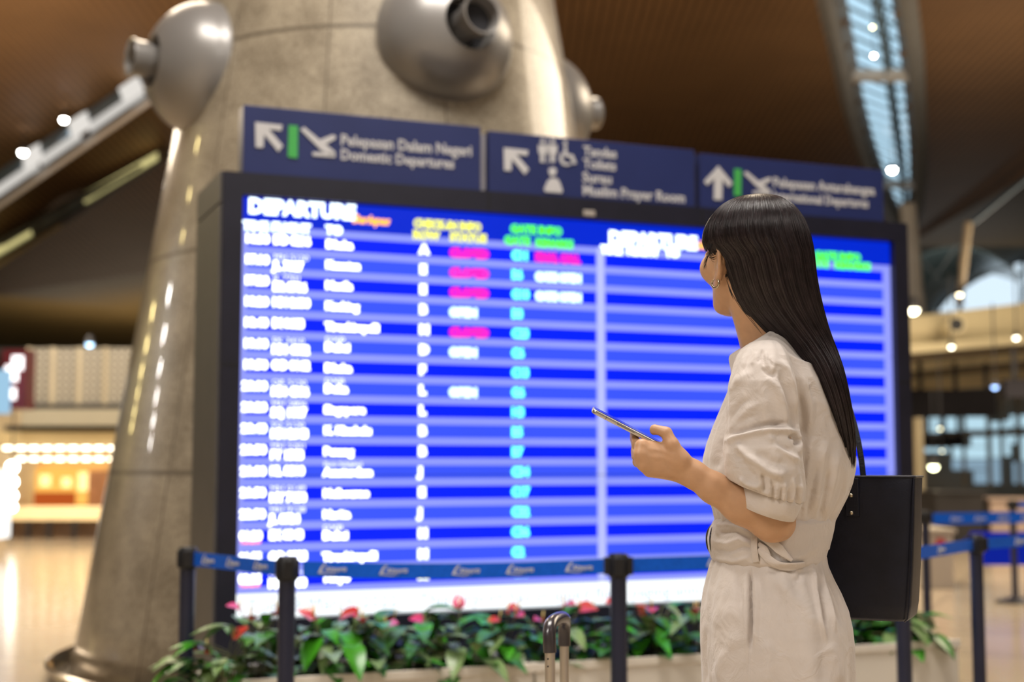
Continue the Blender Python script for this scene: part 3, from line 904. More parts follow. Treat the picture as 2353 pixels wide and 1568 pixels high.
plabel = ['pale leaved anthurium at the left end of the planter row', 'anthurium with coral flowers left of the second barrier post', 'anthurium with red flowers just right of the second barrier post',
 'anthurium with two big red flowers under the white ticker', 'green anthurium without showy flowers left of the suitcase handle', 'anthurium with small pink flowers left of the suitcase handle',
 'coral flowered anthurium immediately left of the suitcase handle', 'red flowered anthurium directly behind the suitcase handle', 'leafy anthurium left of the centre barrier post', 'anthurium with red flower right of the centre barrier post',
 'anthurium partly hidden by the front of the beige dress', 'leafy anthurium under the black tote bag', 'leafy anthurium right of the barrier post below the bag', 'anthurium drooping over the right end of the planter']
for i, (px, nf) in enumerate(flowers_at):
    s, _ = plane_pt(px, 1500, PT + .2)
    s = min(max(s, p0 - .02 if i else p0 - .06), pe - .22)
    plant(s, PT + .2, 40 + i, nf, [.20, .30, .28, .27, .27, .25, .24, .26, .25, .27, .26, .18, .20, .20][i], plabel[i], .35 if i < 2 else .2)

# ------------------------------------------------------------------ barrier posts and belts
post_m = mat('post_navy', (0.014, 0.017, 0.040), rough=0.32, spec=0.5, noise=(9, 0.1))
head_m = mat('post_head_black', (0.008, 0.008, 0.010), rough=0.4, noise=(9, 0.1))
belt_m = mat('belt_blue', (0.006, 0.11, 0.66), rough=0.6, spec=.15, noise=(60, 0.1))
belt_w = mat('belt_print', (0.55, 0.56, 0.60), rough=0.6, noise=(30, .05))
PZ = 0.90
def barrier(px, d, label, ref_y=1300, rz=0.0, clip=.05):
    p = P(px, ref_y, d); p.z = 0
    o = empty('barrier_post', p, rz, label=label, cat='barrier post', group='retractable barrier posts')
    obj('base', smooth(MB().lathe([(0.0, 0), (.17, 0), (.172, .01), (.165, .018), (.09, .035), (.035, .05), (.0, .05)], 40).mesh('base'), 40), head_m, o)
    obj('pole', smooth(MB().tube([(0, 0, .03), (0, 0, PZ - .075)], .029, 28).mesh('pole'), 40), post_m, o)
    h = obj('head', smooth(MB().lathe([(.029, PZ - .085), (.036, PZ - .08), (.036, PZ - .012), (.03, PZ - .003), (0, PZ)], 28).mesh('head'), 40), head_m, o)
    for a in range(4):
        M = Matrix.Rotation(a * PI / 2, 4, 'Z')
        obj('belt_clip', MB().box((.028, -.016, PZ - .075), (clip, .016, PZ - .015), M).mesh('clip', bev=.003), head_m, o)
    return o, p
b1, q1 = barrier(431, 5.35, 'leftmost navy barrier post, in front of the dark board case', rz=.2, clip=.039)
b2, q2 = barrier(660, 4.80, 'navy barrier post in front of the white ticker, second from the left', rz=.3, clip=.039)
b3, q3 = barrier(1421, 4.95, 'navy barrier post behind the phone, between suitcase handle and woman')
b4, q4 = barrier(2073, 5.5, 'navy barrier post rising behind the black tote bag', rz=.2)
b5, q5 = barrier(2244, 6.3, 'navy barrier post right of the tote bag under the near blue belt', rz=.1)
def belt(a, b, label, za=PZ - .02, zb=PZ - .02, sag=.0, marks=(), hgt=.05, n=24, start=.052):
    a, b = Vector(a), Vector(b)
    d = (b - a); L = d.length; d = d.normalized()
    s = Vector((-d.y, d.x, 0)) * .0012
    a2, b2_ = a + d * start, b - d * start
    rings = []
    for i in range(n + 1):
        t = i / n
        c = a2 * (1 - t) + b2_ * t
        zt = za * (1 - t) + zb * t - sag * 4 * t * (1 - t)
        rings.append([Vector((c.x, c.y, zt)) - s, Vector((c.x, c.y, zt)) + s, Vector((c.x, c.y, zt - hgt)) + s, Vector((c.x, c.y, zt - hgt)) - s])
    o = obj('barrier_belt', MB().rings(rings).mesh('belt'), belt_m)
    tag(o, label, 'barrier belt', 'blue barrier belts')
    # printed mark: a small swoosh with a word
    if marks:
        mb = MB()
        cu_me = words_mesh([('Airports', .012, 0, .016, 'LEFT', .25, .9, .0006)], 'w')
        sw = MB()
        sw.prism([(-.012, -.006), (-.002, .014), (.010, .026), (.016, .024), (.004, .012), (.000, -.004), (.03, -.008), (.06, -.005), (.03, -.011)], -.0008, .0006)
        ang = math.atan2(d.y, d.x)
        front = -1 if s.normalized().y * 1 > 0 else 1
        for t in marks:
            c = a2 * (1 - t) + b2_ * t
            zt = za * (1 - t) + zb * t - sag * 4 * t * (1 - t) - hgt * .62
            M = Matrix.Translation((c.x, c.y, zt)) @ Matrix.Rotation(ang, 4, 'Z') @ Matrix.Translation((0, -.0022, 0))
            mb.add([M @ v.co for v in cu_me.vertices], [tuple(p.vertices) for p in cu_me.polygons])
            mb.add([M @ Vector(v) for v in sw.v], sw.f)
        obj('belt_print', mb.mesh('print', fix=False), belt_w, o)
    return o
def evn(n, o=.0): return [(i + .5) / n + o for i in range(n)]
belt(q1, q2, 'blue belt between the two leftmost posts', marks=(.12, .42, .74))
belt(q2, q3, 'long blue belt sagging across the lower rows of the departure board', sag=.012, marks=(.06, .26, .50, .68, .88), n=30)
belt(q3, q4, 'blue belt running from the centre post behind the woman', marks=(.28, .5, .9))
belt(q4, q5, 'short blue belt from the tote bag to the right hand post', marks=(.45,))
q6 = P(2480, 1300, 6.9); q6.z = 0
belt(q5, q6, 'near blue belt running out of the picture at right', marks=(.35, .75))
# ================================================================== far left: the lit shop
SY = 23.0
def bx(px0, py0, px1, py1, d, dep):
    """a real box whose front face spans those lines of sight at distance d"""
    a, b = P(px0, py0, d), P(px1, py1, d)
    return (min(a.x, b.x), d, min(a.z, b.z)), (max(a.x, b.x), d + dep, max(a.z, b.z))
cream = mat('cream_wall', (0.60, 0.53, 0.38), rough=0.55, noise=(1.5, 0.08))
shop = empty('lit_shop', P(150, 1240, SY), label='far lit shop with pale perforated panels over an orange glowing interior, left of the column', cat='shop')
shop.location.z = 0
so = Vector(shop.location)
def sb(name, px0, py0, px1, py1, dd, dep, m, bev=0):
    lo, hi = bx(px0, py0, px1, py1, SY + dd, dep)
    lo = tuple(Vector(lo) - so); hi = tuple(Vector(hi) - so)
    return obj(name, MB().box(lo, hi).mesh(name, bev=bev), m, shop)
def perf_mat():
    m = mat('perforated_panel', (0.62, 0.57, 0.44), rough=0.5)
    nt = m.node_tree; b = nt.nodes['Principled BSDF']
    tc = nt.nodes.new('ShaderNodeTexCoord'); sx = nt.nodes.new('ShaderNodeSeparateXYZ'); nt.links.new(tc.outputs['Object'], sx.inputs[0])
    fx = mth(nt, 'ABSOLUTE', mth(nt, 'SUBTRACT', mth(nt, 'FRACT', mth(nt, 'MULTIPLY', sx.outputs[0], 9.0)), .5))
    fz = mth(nt, 'ABSOLUTE', mth(nt, 'SUBTRACT', mth(nt, 'FRACT', mth(nt, 'MULTIPLY', sx.outputs[2], 9.0)), .5))
    hole = mth(nt, 'MULTIPLY', mth(nt, 'LESS_THAN', fx, .24), mth(nt, 'LESS_THAN', fz, .24))
    nt.links.new(mixc(nt, hole, (0.46, 0.43, 0.36), (0.10, 0.09, 0.07)), b.inputs['Base Color'])
    return m
pm = perf_mat()
for k, (x0, x1) in enumerate(((62, 118), (121, 178), (181, 238), (241, 306), (309, 372))):
    sb('fascia_panel', x0, 800, x1, 928, 0.0, .15, pm)
for x in (64, 119, 180, 240, 306): sb('fascia_mullion', x - 2, 798, x + 2, 930, -.08, .08, cream)
sb('ledge', 40, 930, 372, 940, -.1, .5, dark_metal)
sb('beam', 50, 940, 372, 978, -.2, .8, mat('beam_cream', (0.46, 0.43, 0.33), rough=.4, noise=(1, .06)))
sb('beam_shadow_gap', 10, 978, 372, 992, .2, .3, dark_metal)
sb('soffit', -20, 992, 372, 1022, 0.0, .6, mat('soffit_gold', (0.70, 0.56, 0.30), rough=.4, noise=(1, .1)))
sb('back_wall', -60, 1022, 372, 1240, 3.2, .2, mat('shop_inside', (0.75, 0.45, 0.16), rough=.6, noise=(1.6, .3)))
orange = glow('backlit_orange', (1.0, 0.50, 0.10), 1.2)
orange2 = glow('backlit_amber', (1.0, 0.66, 0.26), 2.2)
sb('backlit_menu', 52, 1076, 200, 1160, 2.9, .1, orange)
sb('backlit_menu', 203, 1082, 245, 1170, 2.7, .1, mat('brown_panel', (.35, .16, .07), rough=.5, noise=(3, .2)))
sb('red_display', 78, 1132, 162, 1162, 2.0, .3, glow('backlit_red', (0.85, 0.16, 0.03), 0.6))
for x0, x1, y0, y1 in ((55, 70, 1092, 1120), (92, 112, 1092, 1118), (142, 160, 1098, 1120), (180, 198, 1086, 1128)):
    sb('lit_shelf', x0, y0, x1, y1, 2.75, .1, orange2)
sb('counter', 20, 1168, 300, 1196, .6, .8, mat('counter_glow', (0.82, 0.62, 0.32), rough=.35, noise=(2, .1), emit=((1.0, .70, .35), .8)))  # emission stands in for the shop light falling on the counter
sb('counter_base', 24, 1196, 300, 1240, .8, .6, mat('counter_brown', (.12, .07, .04), rough=.5, noise=(4, .3)))
for x in (18, 60, 108, 166): sb('counter_leg', x, 1196, x + 6, 1240, .5, .1, dark_metal)
sb('side_pier', -90, 930, -60, 1240, 0, 3.0, cream)
shop_l = glow('shop_lamp', (1.0, 0.90, 0.70), 9.0)
shop_l2 = glow('shop_lamp_chain', (1.0, 0.95, 0.86), 14.0)
for j, py in enumerate((1033, 1058)):
    for i in range(9):
        px = 18 + i * 30
        p = P(px, py, SY + .5 + j * 1.2)
        o = empty('shop_downlight', p, label=('downlight of the upper row' if j == 0 else 'downlight of the lower row') + ' in the lit shop front far left', cat='lamp', group='upper downlight row of the shop' if j == 0 else 'lower downlight row of the shop')
        obj('housing', smooth(MB().tube([(0, 0, .04), (0, 0, .17)], .085, 12).mesh('h'), 40), cream, o)
        obj('bulb', smooth(MB().tube([(0, 0, .0), (0, 0, .04)], .07, 12).mesh('b'), 40), shop_l, o)
for i, py in enumerate((1074, 1108, 1140, 1166)):
    p = P(28, py, SY - 1.0)
    o = empty('globe_lamp', p, label=['topmost', 'second', 'third', 'lowest'][i] + ' globe of the hanging lamp string by the shop', cat='lamp', group='string of globe lamps by the shop')
    obj('globe', smooth(MB().ball((0, 0, 0), .085 - i * .008, 14).mesh('g')), shop_l2, o)
    obj('cord', MB().tube([(0, 0, .05), (0, 0, .34 if i else 1.1)], .012, 6).mesh('c'), dark_metal, o)
# dark red sign with lit white characters
rs = empty('red_sign', P(40, 860, 21.0), label='dark red sign box with lit white characters at the left edge', cat='sign')
ro = Vector(rs.location)
def rbx(name, px0, py0, px1, py1, dd, dep, m, ob, oo, D):
    lo, hi = bx(px0, py0, px1, py1, D + dd, dep)
    return obj(name, MB().box(tuple(Vector(lo) - oo), tuple(Vector(hi) - oo)).mesh(name), m, ob)
rbx('panel', 5, 803, 58, 940, 0, .4, mat('sign_maroon', (.11, .012, .02), rough=.4, noise=(3, .2)), rs, ro, 21.0)
whl = glow('sign_white_lit', (1, .95, .95), 2.6)
for q in ((12, 840, 36, 868), (28, 818, 50, 850), (22, 858, 38, 876), (18, 892, 33, 918)):
    rbx('character', *q, -.06, .06, whl, rs, ro, 21.0)
bs = tag(obj('light_box', MB().box(*bx(-30, 850, 7, 950, 20.5, .3)).mesh('lb'), glow('box_blue', (0.45, 0.75, 1.0), 0.8)), 'pale blue lit box at the far left edge', 'light box')
pl_ = tag(obj('light_pillar', MB().box(*bx(-40, 1080, -6, 1240, 19.0, .5)).mesh('lp', bev=.02), glow('pillar_white', (1.0, 0.97, 0.92), 1.5)), 'white glowing column at the far left edge, mirrored in the floor', 'lit column')
downlight(206, 791, 23.08, .06, 'small bluish lamp above the perforated panels', glow('bluish', (.45, .72, 1.0), 7), drop=.05)

# ================================================================== far right: the check-in hall
RX = mat('bulkhead_cream', (0.62, 0.54, 0.34), rough=0.45, noise=(1, .08))
RXd = mat('soffit_dark', (0.15, 0.12, 0.08), rough=0.6, noise=(2, .15))
blue_dark = mat('blue_dark_panel', (0.045, 0.065, 0.085), rough=0.3, noise=(1, .2))
D = 27.0
bh = empty('bulkhead', P(2240, 780, D), label='cream bulkhead with a round duct opening, over the check-in area at right', cat='bulkhead')
bo = Vector(bh.location)
def rb(name, q, dd, dep, m, D_=D): return rbx(name, *q, dd, dep, m, bh, bo, D_)
a0, a1, b0, b1 = P(2040, 734, D), P(2700, 655, 30), P(2700, 738, 30), P(2040, 802, D)
th = Vector((0, 1.5, 0))
obj('face', MB().add([p - bo for p in (a0, a1, b1 * 0 + b0, b1, a0 + th, a1 + th, b0 + th, b1 + th)], [(0,1,2,3),(7,6,5,4),(0,4,5,1),(1,5,6,2),(2,6,7,3),(3,7,4,0)]).mesh('face'), RX, bh)
pc = P(2192, 748, D - .1) - bo
obj('duct_ring', smooth(MB().tube([pc + Vector((0, -.15, 0)), pc + Vector((0, .3, 0))], .17, 24).mesh('dr'), 40), RX, bh)
obj('duct_opening', smooth(MB().tube([pc + Vector((0, -.18, 0)), pc + Vector((0, -.14, 0))], .125, 24).mesh('do'), 40), head_m, bh)
for k in range(5):
    y = 802 + k * 20
    c0, c1 = P(2040, y + 6, D + k * 1.2), P(2700, y - 50, 30 + k * 1.2)
    mb = MB(); mb.beam(c0 - bo, c1 - bo, .9, .16)
    obj('soffit_slat', mb.mesh('slat'), RX if k % 2 == 0 else RXd, bh)
mb = MB(); mb.beam(P(2040, 880, D + 6) - bo, P(2700, 840, D + 9) - bo, .5, .5); obj('rear_beam', mb.mesh('rbm'), RX, bh)
# high window with daylight, wall in blue grey below a curved brace
wl = struct('wall_high', MB().box((P(2060, 600, 44).x, 44.6, 0), (40, 44.9, P(2200, 560, 44).z)).mesh('wh'), mat('blue_grey_wall', (0.07, 0.09, 0.10), rough=.6, noise=(.5, .25)))
win = empty('window_2', (0, 0, 0), kind='structure')
dayl = glow('daylight_sky', (0.72, 0.88, 1.0), 1.05)
poly = [P(2150, 716, 44.4), P(2175, 685, 44.4), P(2245, 640, 44.4), P(2335, 603, 44.4), P(2420, 590, 44.4), P(2420, 716, 44.4)]
mb = MB(); n_ = len(poly)
mb.add(poly + [p + Vector((0, .12, 0)) for p in poly], [tuple(range(n_)), tuple(range(2 * n_ - 1, n_ - 1, -1))] + [(i, (i + 1) % n_, (i + 1) % n_ + n_, i + n_) for i in range(n_)])
struct('window_pane', mb.mesh('wp'), dayl, win)
mb = MB()
for x in (2206, 2350): mb.beam(P(x - 2, 730, 44.2), P(x + 2, 590, 44.2), .12, .12)
for i in range(n_ - 1): mb.beam(poly[i] - Vector((0, .1, 0)), poly[i + 1] - Vector((0, .1, 0)), .10, .10)
struct('window_frame', mb.mesh('wf'), blue_dark, win)
# curved dark glass canopy and struts
cv = MB(); rings = []
for i in range(13):
    t = i / 12
    px = 2100 + 250 * t; py = 600 - 42 * math.sin(PI * min(1, t * .9 + .05)) + 40 * t * t
    rings.append([P(px, py, 38), P(px, py + 4, 38), P(px + 10, py + 96 - 70 * t, 41), P(px + 10, py + 90 - 70 * t, 41)])
cv.rings(rings)
canopy = tag(obj('glass_canopy', smooth(cv.mesh('cv'), 40), mat('canopy_blue', (0.10, 0.16, 0.20), rough=.2, spec=.7, noise=(1, .25))), 'dark blue curved glass canopy under the vault at right', 'canopy')
def strut(a, b, w, m, label, d=34):
    mb = MB(); mb.tube([P(*a, d), P(*b, d)], w, 10)
    return tag(obj('roof_strut', smooth(mb.mesh('st'), 50), m), label, 'strut')
strut((2225, 512), (2203, 700), .10, mat('strut_tan', (.34, .27, .18), rough=.5, noise=(2, .1)), 'slanting tan steel strut right of the board')
strut((2395, 380), (2235, 512), .07, blue_dark, 'thin dark roof strut rising to the right edge')
strut((2085, 470), (2108, 730), .18, paint_grey, 'broad grey strut close to the right edge of the board', 30)
mb = MB()
for a, b in (((2120, 600), (2215, 700)), ((2115, 690), (2200, 560)), ((2130, 655), (2330, 612))):
    mb.tube([P(*a, 37), P(*b, 37)], .035, 6)
obj('bracing', mb.mesh('br'), blue_dark, canopy)
downlight(2098, 712, 24, .10, 'large warm lamp beside the right edge of the board', glow('lw', (1, .9, .62), 14))
downlight(2205, 677, 30, .055, 'small warm lamp in front of the far window', glow('lw2', (1, .85, .55), 12))
downlight(2186, 797, 25, .045, 'small lamp under the cream bulkhead, left one', glow('lw3', (1, .92, .7), 12))
downlight(2335, 776, 25, .045, 'small lamp under the cream bulkhead, right one', glow('lw4', (1, .92, .7), 12))
downlight(2145, 1072, 26, .085, 'bright pale yellow lamp above the tote bag', glow('lw5', (1, 1, .60), 14))
downlight(2160, 985, 24, .03, 'faint warm ring shaped lamp over the tote bag, upper of two', glow('lw6', (1, .9, .55), 7))
downlight(2164, 1036, 24, .025, 'faint warm ring shaped lamp over the tote bag, lower of two', glow('lw7', (1, .9, .55), 6))
downlight(2286, 889, 22, .05, 'bluish lamp on the hanging dark sign', glow('lb1', (.35, .55, 1), 6))
# hanging dark signs on rods
def hang(px0, py0, px1, py1, d, label):
    lo, hi = bx(px0, py0, px1, py1, d, .25)
    o = empty('hanging_sign', ((lo[0] + hi[0]) / 2, d, hi[2]), label=label, cat='sign', group='dark hanging signs of the check-in area')
    oo = Vector(o.location)
    obj('panel', MB().box(tuple(Vector(lo) - oo), tuple(Vector(hi) - oo)).mesh('p', bev=.01), mat('hang_black', (.010, .009, .011), rough=.6, spec=.1, noise=(2, .2)), o)
    for t in (.15, .55, .9):
        x = lo[0] * (1 - t) + hi[0] * t - oo.x
        obj('rod', MB().tube([(x, .1, 0), (x, .1, .56)], .05, 8).mesh('rod'), head_m, o)
hang(2088, 895, 2292, 958, 29, 'wide dark hanging sign right of the board')
hang(2310, 872, 2480, 912, 25.5, 'dark blue hanging sign at the right edge')
hang(2120, 1003, 2215, 1027, 35.5, 'narrow black hanging sign under the wide one')
# glazed far wall of the check-in hall
gw = empty('window_3', (0, 0, 0), kind='structure')
DW = 36.0
mb = MB().box(*bx(2060, 800, 2700, 1240, DW + 1.5, .3))
struct('wall_checkin', mb.mesh('wc'), mat('checkin_wall', (.10, .085, .065), rough=.6, noise=(.8, .3)))
pale = glow('evening_glass', (0.50, 0.74, 0.86), 1.0)
pale2 = glow('evening_glass_low', (0.24, 0.36, 0.46), 1.0)
mb = MB()
for q in ((2128, 960, 2166, 994), (2176, 960, 2216, 990), (2222, 955, 2268, 988), (2280, 970, 2300, 986), (2305, 968, 2320, 984), (2324, 955, 2342, 982), (2348, 955, 2440, 982),
          (2234, 1004, 2270, 1026), (2192, 1028, 2270, 1054), (2282, 1002, 2302, 1052), (2310, 1002, 2322, 1048), (2326, 1000, 2344, 1020), (2350, 998, 2440, 1060), (2128, 1030, 2180, 1040)):
    mb.box(*bx(*q, DW, .1))
struct('window_pane', mb.mesh('wp3'), pale, gw)
mb = MB()
for q in ((2190, 1056, 2270, 1080), (2282, 1054, 2304, 1112), (2330, 1062, 2440, 1112), (2240, 1082, 2272, 1112)):
    mb.box(*bx(*q, DW, .1))
struct('window_pane', mb.mesh('wp4'), pale2, gw)
mb = MB()
for x0, x1 in ((2272, 2281), (2303, 2309), (2216, 2221), (2343, 2347)):
    mb.box(*bx(x0, 900, x1, 1120, DW - .3, .3))
for y0, y1 in ((992, 1001),):
    mb.box(*bx(2160, y0, 2440, y1, DW - .35, .2))
struct('window_mullion', mb.mesh('wm'), RXd, gw)
o = tag(obj('pier', MB().box(*bx(2108, 960, 2128, 1234, 24, .6)).mesh('pier', bev=.02), mat('pier_tan', (.40, .34, .22), rough=.5, noise=(2, .1))), 'narrow cream pier right of the board', 'pier')
# check-in desks
dsk = mat('desk_dark', (.022, .020, .020), rough=.45, noise=(2, .3))
for q, d, lab, m in (((2150, 1130, 2262, 1180), 22.2, 'dark check-in desk right of the tote bag', dsk), ((2276, 1146, 2420, 1182), 22.2, 'pinkish check-in counter at the right edge', mat('desk_pink', (.40, .30, .24), rough=.5, noise=(2, .1))),
                 ((2120, 1216, 2190, 1242), 14.0, 'pale counter end with a red mark behind the belts', mat('desk_pale', (.42, .37, .30), rough=.5, noise=(2, .1)))):
    lo, hi = bx(*q, d, 1.0)
    o = empty('checkin_counter', ((lo[0] + hi[0]) / 2, d, 0), label=lab, cat='counter', group='check-in counters')
    oo = Vector(o.location)
    obj('body', MB().box((lo[0] - oo.x, 0, 0), (hi[0] - oo.x, 1, hi[2] - .04)).mesh('b', bev=.01), m, o)
    obj('top', MB().box((lo[0] - oo.x - .03, -.03, hi[2] - .04), (hi[0] - oo.x + .03, 1.03, hi[2])).mesh('t', bev=.008), m, o)
    if 'pale' in lab:
        obj('red_mark', smooth(MB().tube([(.02, -.02, hi[2] - .14), (.02, .0, hi[2] - .14)], .05, 16).mesh('rm'), 40), mat('red_mark', (.5, .04, .03), rough=.5, noise=(3, .1)), o)
bsn = tag(obj('blue_screen', MB().box(*bx(2236, 1224, 2480, 1300, 13.2, .1)).mesh('bs', bev=.01), glow('blue_panel', (.01, .03, .55), .55)), 'low blue lit panel between the belts at right', 'screen')
# farther barrier posts and belts
b7, q7 = barrier(2333, 12.6, 'small distant barrier post between the belts at right', ref_y=1370)
b8, q8 = barrier(2128, 9.6, 'distant barrier post hidden behind the top of the tote bag', ref_y=1300)
q9 = P(2600, 1300, 10.2); q9.z = 0
belt(q8, q9, 'farther blue belt, upper of the two at right', marks=(.1, .22, .34, .46), hgt=.075)
q10 = P(1900, 1200, 11.5); q10.z = 0
belt(q7, Vector((q7.x + 2.2, q7.y - .3, 0)), 'farthest blue belt starting at the small distant post', marks=())

# rows of globe lamps over the left part of the hall, seen as glints on the stone
glint_w, glint_y = glow('hall_globe', (1.0, 0.96, 0.90), 110.0), glow('hall_globe_warm', (1.0, 0.80, 0.32), 70.0)
def hall_row(a, b, n, r, m, lab, grp):
    for i in range(n):
        p = Vector(a).lerp(Vector(b), i / (n - 1))
        o = empty('globe_pendant', p, label=lab, cat='lamp', group=grp)
        obj('globe', smooth(MB().ball((0, 0, 0), r, 12).mesh('b')), m, o)
        obj('stem', MB().tube([(0, 0, r * .9), (0, 0, 3.4)], .02, 6).mesh('s'), dark_metal, o)
hall_row((-22, 16.6, 8), (-38, 18.6, 8), 6, .24, glint_w, 'hall globe lamp of the long white row mirrored as dots in the column', 'white globe lamps over the left of the hall')
hall_row((-11.6, 12.2, 8), (-18, 13.8, 8), 4, .13, glint_y, 'hall globe lamp of the short warm row mirrored in the column', 'warm globe lamps over the left of the hall')
hall_row((-24, 25.6, 8), (-42, 39, 8), 6, .26, glint_y, 'hall globe lamp of the far warm row mirrored in the column', 'far warm globe lamps over the left of the hall')
# ================================================================== implicit surfaces: limbs and cloth as one smooth skin
def smin(a, b, k):
    if k <= 0: return np.minimum(a, b)
    h = np.clip(0.5 + 0.5 * (b - a) / k, 0, 1)
    return b * (1 - h) + a * h - k * h * (1 - h)
class Ell:      # ellipsoid: centre, radii, rows of M = local axes
    def __init__(s, c, r, M=None, k=.01, cut=False):
        s.c, s.r, s.k, s.cut = np.array(c, float), np.array(r, float), k, cut
        s.M = np.array(M, float) if M is not None else np.eye(3)
    def __call__(s, p):
        q = (p - s.c) @ s.M.T
        k0 = np.linalg.norm(q / s.r, axis=-1); k1 = np.linalg.norm(q / (s.r ** 2), axis=-1)
        return np.where(k1 > 1e-9, k0 * (k0 - 1) / np.maximum(k1, 1e-9), -s.r.min())
class Cap:      # tapered capsule, flattened along axis f by factor fl
    def __init__(s, a, b, ra, rb=None, k=.01, cut=False, f=None, fl=1.0):
        s.a, s.b, s.ra, s.rb, s.k, s.cut = np.array(a, float), np.array(b, float), ra, (ra if rb is None else rb), k, cut
        s.f = None if f is None else np.array(f, float) / np.linalg.norm(f); s.fl = fl
    def __call__(s, p):
        pa, ba = p - s.a, s.b - s.a
        h = np.clip((pa @ ba) / max(ba @ ba, 1e-12), 0, 1)
        d = pa - h[..., None] * ba
        if s.f is not None:
            d = d + (d @ s.f)[..., None] * s.f * (1 / s.fl - 1)
        return np.linalg.norm(d, axis=-1) - (s.ra + (s.rb - s.ra) * h)
class Loft:     # stack of ellipses given at heights; optional waviness round the outline
    def __init__(s, z, cx, cy, rx, ry, k=.01, wav=None, cut=False, p=2.0):
        o = np.argsort(z)
        s.z, s.cx, s.cy, s.rx, s.ry = (np.array(v, float)[o] for v in (z, cx, cy, rx, ry))
        s.k, s.wav, s.cut, s.p = k, wav, cut, p
    def __call__(s, p):
        z = np.clip(p[..., 2], s.z[0], s.z[-1])
        cx, cy, rx, ry = (np.interp(z, s.z, v) for v in (s.cx, s.cy, s.rx, s.ry))
        x, y = p[..., 0] - cx, p[..., 1] - cy
        q = (np.abs(x / rx) ** s.p + np.abs(y / ry) ** s.p) ** (1 / s.p)
        rad = np.sqrt(x * x + y * y) / np.maximum(q, 1e-6)
        d = (q - 1) * rad * 0.92
        d = np.where(q < 1e-3, -np.minimum(rx, ry), d)
        if s.wav is not None: d = d - s.wav(np.arctan2(y / ry, x / rx), p[..., 2])
        dz = np.maximum(p[..., 2] - s.z[-1], s.z[0] - p[..., 2])
        return np.maximum(d, dz)
class Plane:    # keeps the side the normal points away from (cut=True removes it)
    def __init__(s, c, n, k=.002): s.c, s.n, s.k, s.cut = np.array(c, float), np.array(n, float) / np.linalg.norm(n), k, True
    def __call__(s, p): return -((p - s.c) @ s.n)
def eval_prims(prims, p, centre=None, rad=None):
    use = prims
    if centre is not None:
        ds = np.array([float(q(centre[None])[0]) for q in prims])
        pos = [d for d, q in zip(ds, prims) if not q.cut]
        lim = min(pos) + 3.2 * rad + .05
        use = [q for q, d in zip(prims, ds) if d < lim]
    out = None
    for q in use:
        d = q(p)
        if q.cut:
            if out is not None: out = -smin(-out, d, q.k)
        else: out = d if out is None else smin(out, d, q.k)
    if out is None: out = np.full(p.shape[:-1], 1.0)
    return out
def skin(prims, lo, hi, h, name='skin'):
    lo, hi = np.array(lo, float), np.array(hi, float)
    n = np.ceil((hi - lo) / h).astype(int) + 1
    B = 12
    nb = -(-n // B)
    n = nb * B
    V = np.full(n, 1.0, np.float32)
    ax = [lo[i] + h * np.arange(n[i]) for i in range(3)]
    rad = h * B * 0.5 * math.sqrt(3)
    cen = np.stack(np.meshgrid(*[lo[i] + h * (np.arange(nb[i]) * B + (B - 1) / 2) for i in range(3)], indexing='ij'), -1)
    cd = eval_prims(prims, cen.reshape(-1, 3)).reshape(nb)
    act = np.abs(cd) < rad * 1.25 + .012
    V[:] = np.repeat(np.repeat(np.repeat(np.where(cd < 0, -1, 1), B, 0), B, 1), B, 2)
    for i, j, k in np.argwhere(act):
        sl = tuple(slice(q * B, q * B + B) for q in (i, j, k))
        p = np.stack(np.meshgrid(ax[0][sl[0]], ax[1][sl[1]], ax[2][sl[2]], indexing='ij'), -1)
        V[sl] = eval_prims(prims, p, cen[i, j, k], rad)
    V[0], V[-1], V[:, 0], V[:, -1], V[:, :, 0], V[:, :, -1] = 1, 1, 1, 1, 1, 1
    ins = V < 0
    s8 = [(a, b, c) for a in (0, 1) for b in (0, 1) for c in (0, 1)]
    def corner(A, o): return A[o[0]:A.shape[0] - 1 + o[0], o[1]:A.shape[1] - 1 + o[1], o[2]:A.shape[2] - 1 + o[2]]
    cnt = np.zeros(tuple(x - 1 for x in n), np.int8)
    for o in s8: cnt += corner(ins, o)
    cells = np.argwhere((cnt > 0) & (cnt < 8))
    idx = np.full(cnt.shape, -1, np.int32)
    idx[tuple(cells.T)] = np.arange(len(cells))
    acc, num = np.zeros((len(cells), 3)), np.zeros(len(cells))
    vals = {o: V[cells[:, 0] + o[0], cells[:, 1] + o[1], cells[:, 2] + o[2]].astype(float) for o in s8}
    for o in s8:
        for a in range(3):
            if o[a]: continue
            o2 = tuple(1 if q == a else o[q] for q in range(3))
            v1, v2 = vals[o], vals[o2]
            m = (v1 < 0) != (v2 < 0)
            t = np.where(m, v1 / np.where(m, v1 - v2, 1), 0)
            pt = np.tile(np.array(o, float), (len(cells), 1)); pt[:, a] += t
            acc[m] += pt[m]; num[m] += 1
    verts = lo + h * (cells + acc / np.maximum(num, 1)[:, None])
    faces = []
    for a in range(3):
        b, c = (a + 1) % 3, (a + 2) % 3
        A = np.moveaxis(ins, (a, b, c), (0, 1, 2)); I = np.moveaxis(idx, (a, b, c), (0, 1, 2))
        e = A[:-1, 1:-1, 1:-1] != A[1:, 1:-1, 1:-1]
        q = np.argwhere(e); i, j, k = q[:, 0], q[:, 1] + 1, q[:, 2] + 1
        f = np.stack([I[i, j-1, k-1], I[i, j, k-1], I[i, j, k], I[i, j-1, k]], 1)
        flip = ~A[i, j, k]
        f[flip] = f[flip][:, ::-1]
        faces.append(f)
    f = np.concatenate(faces); f = f[(f >= 0).all(1)]
    return verts, f
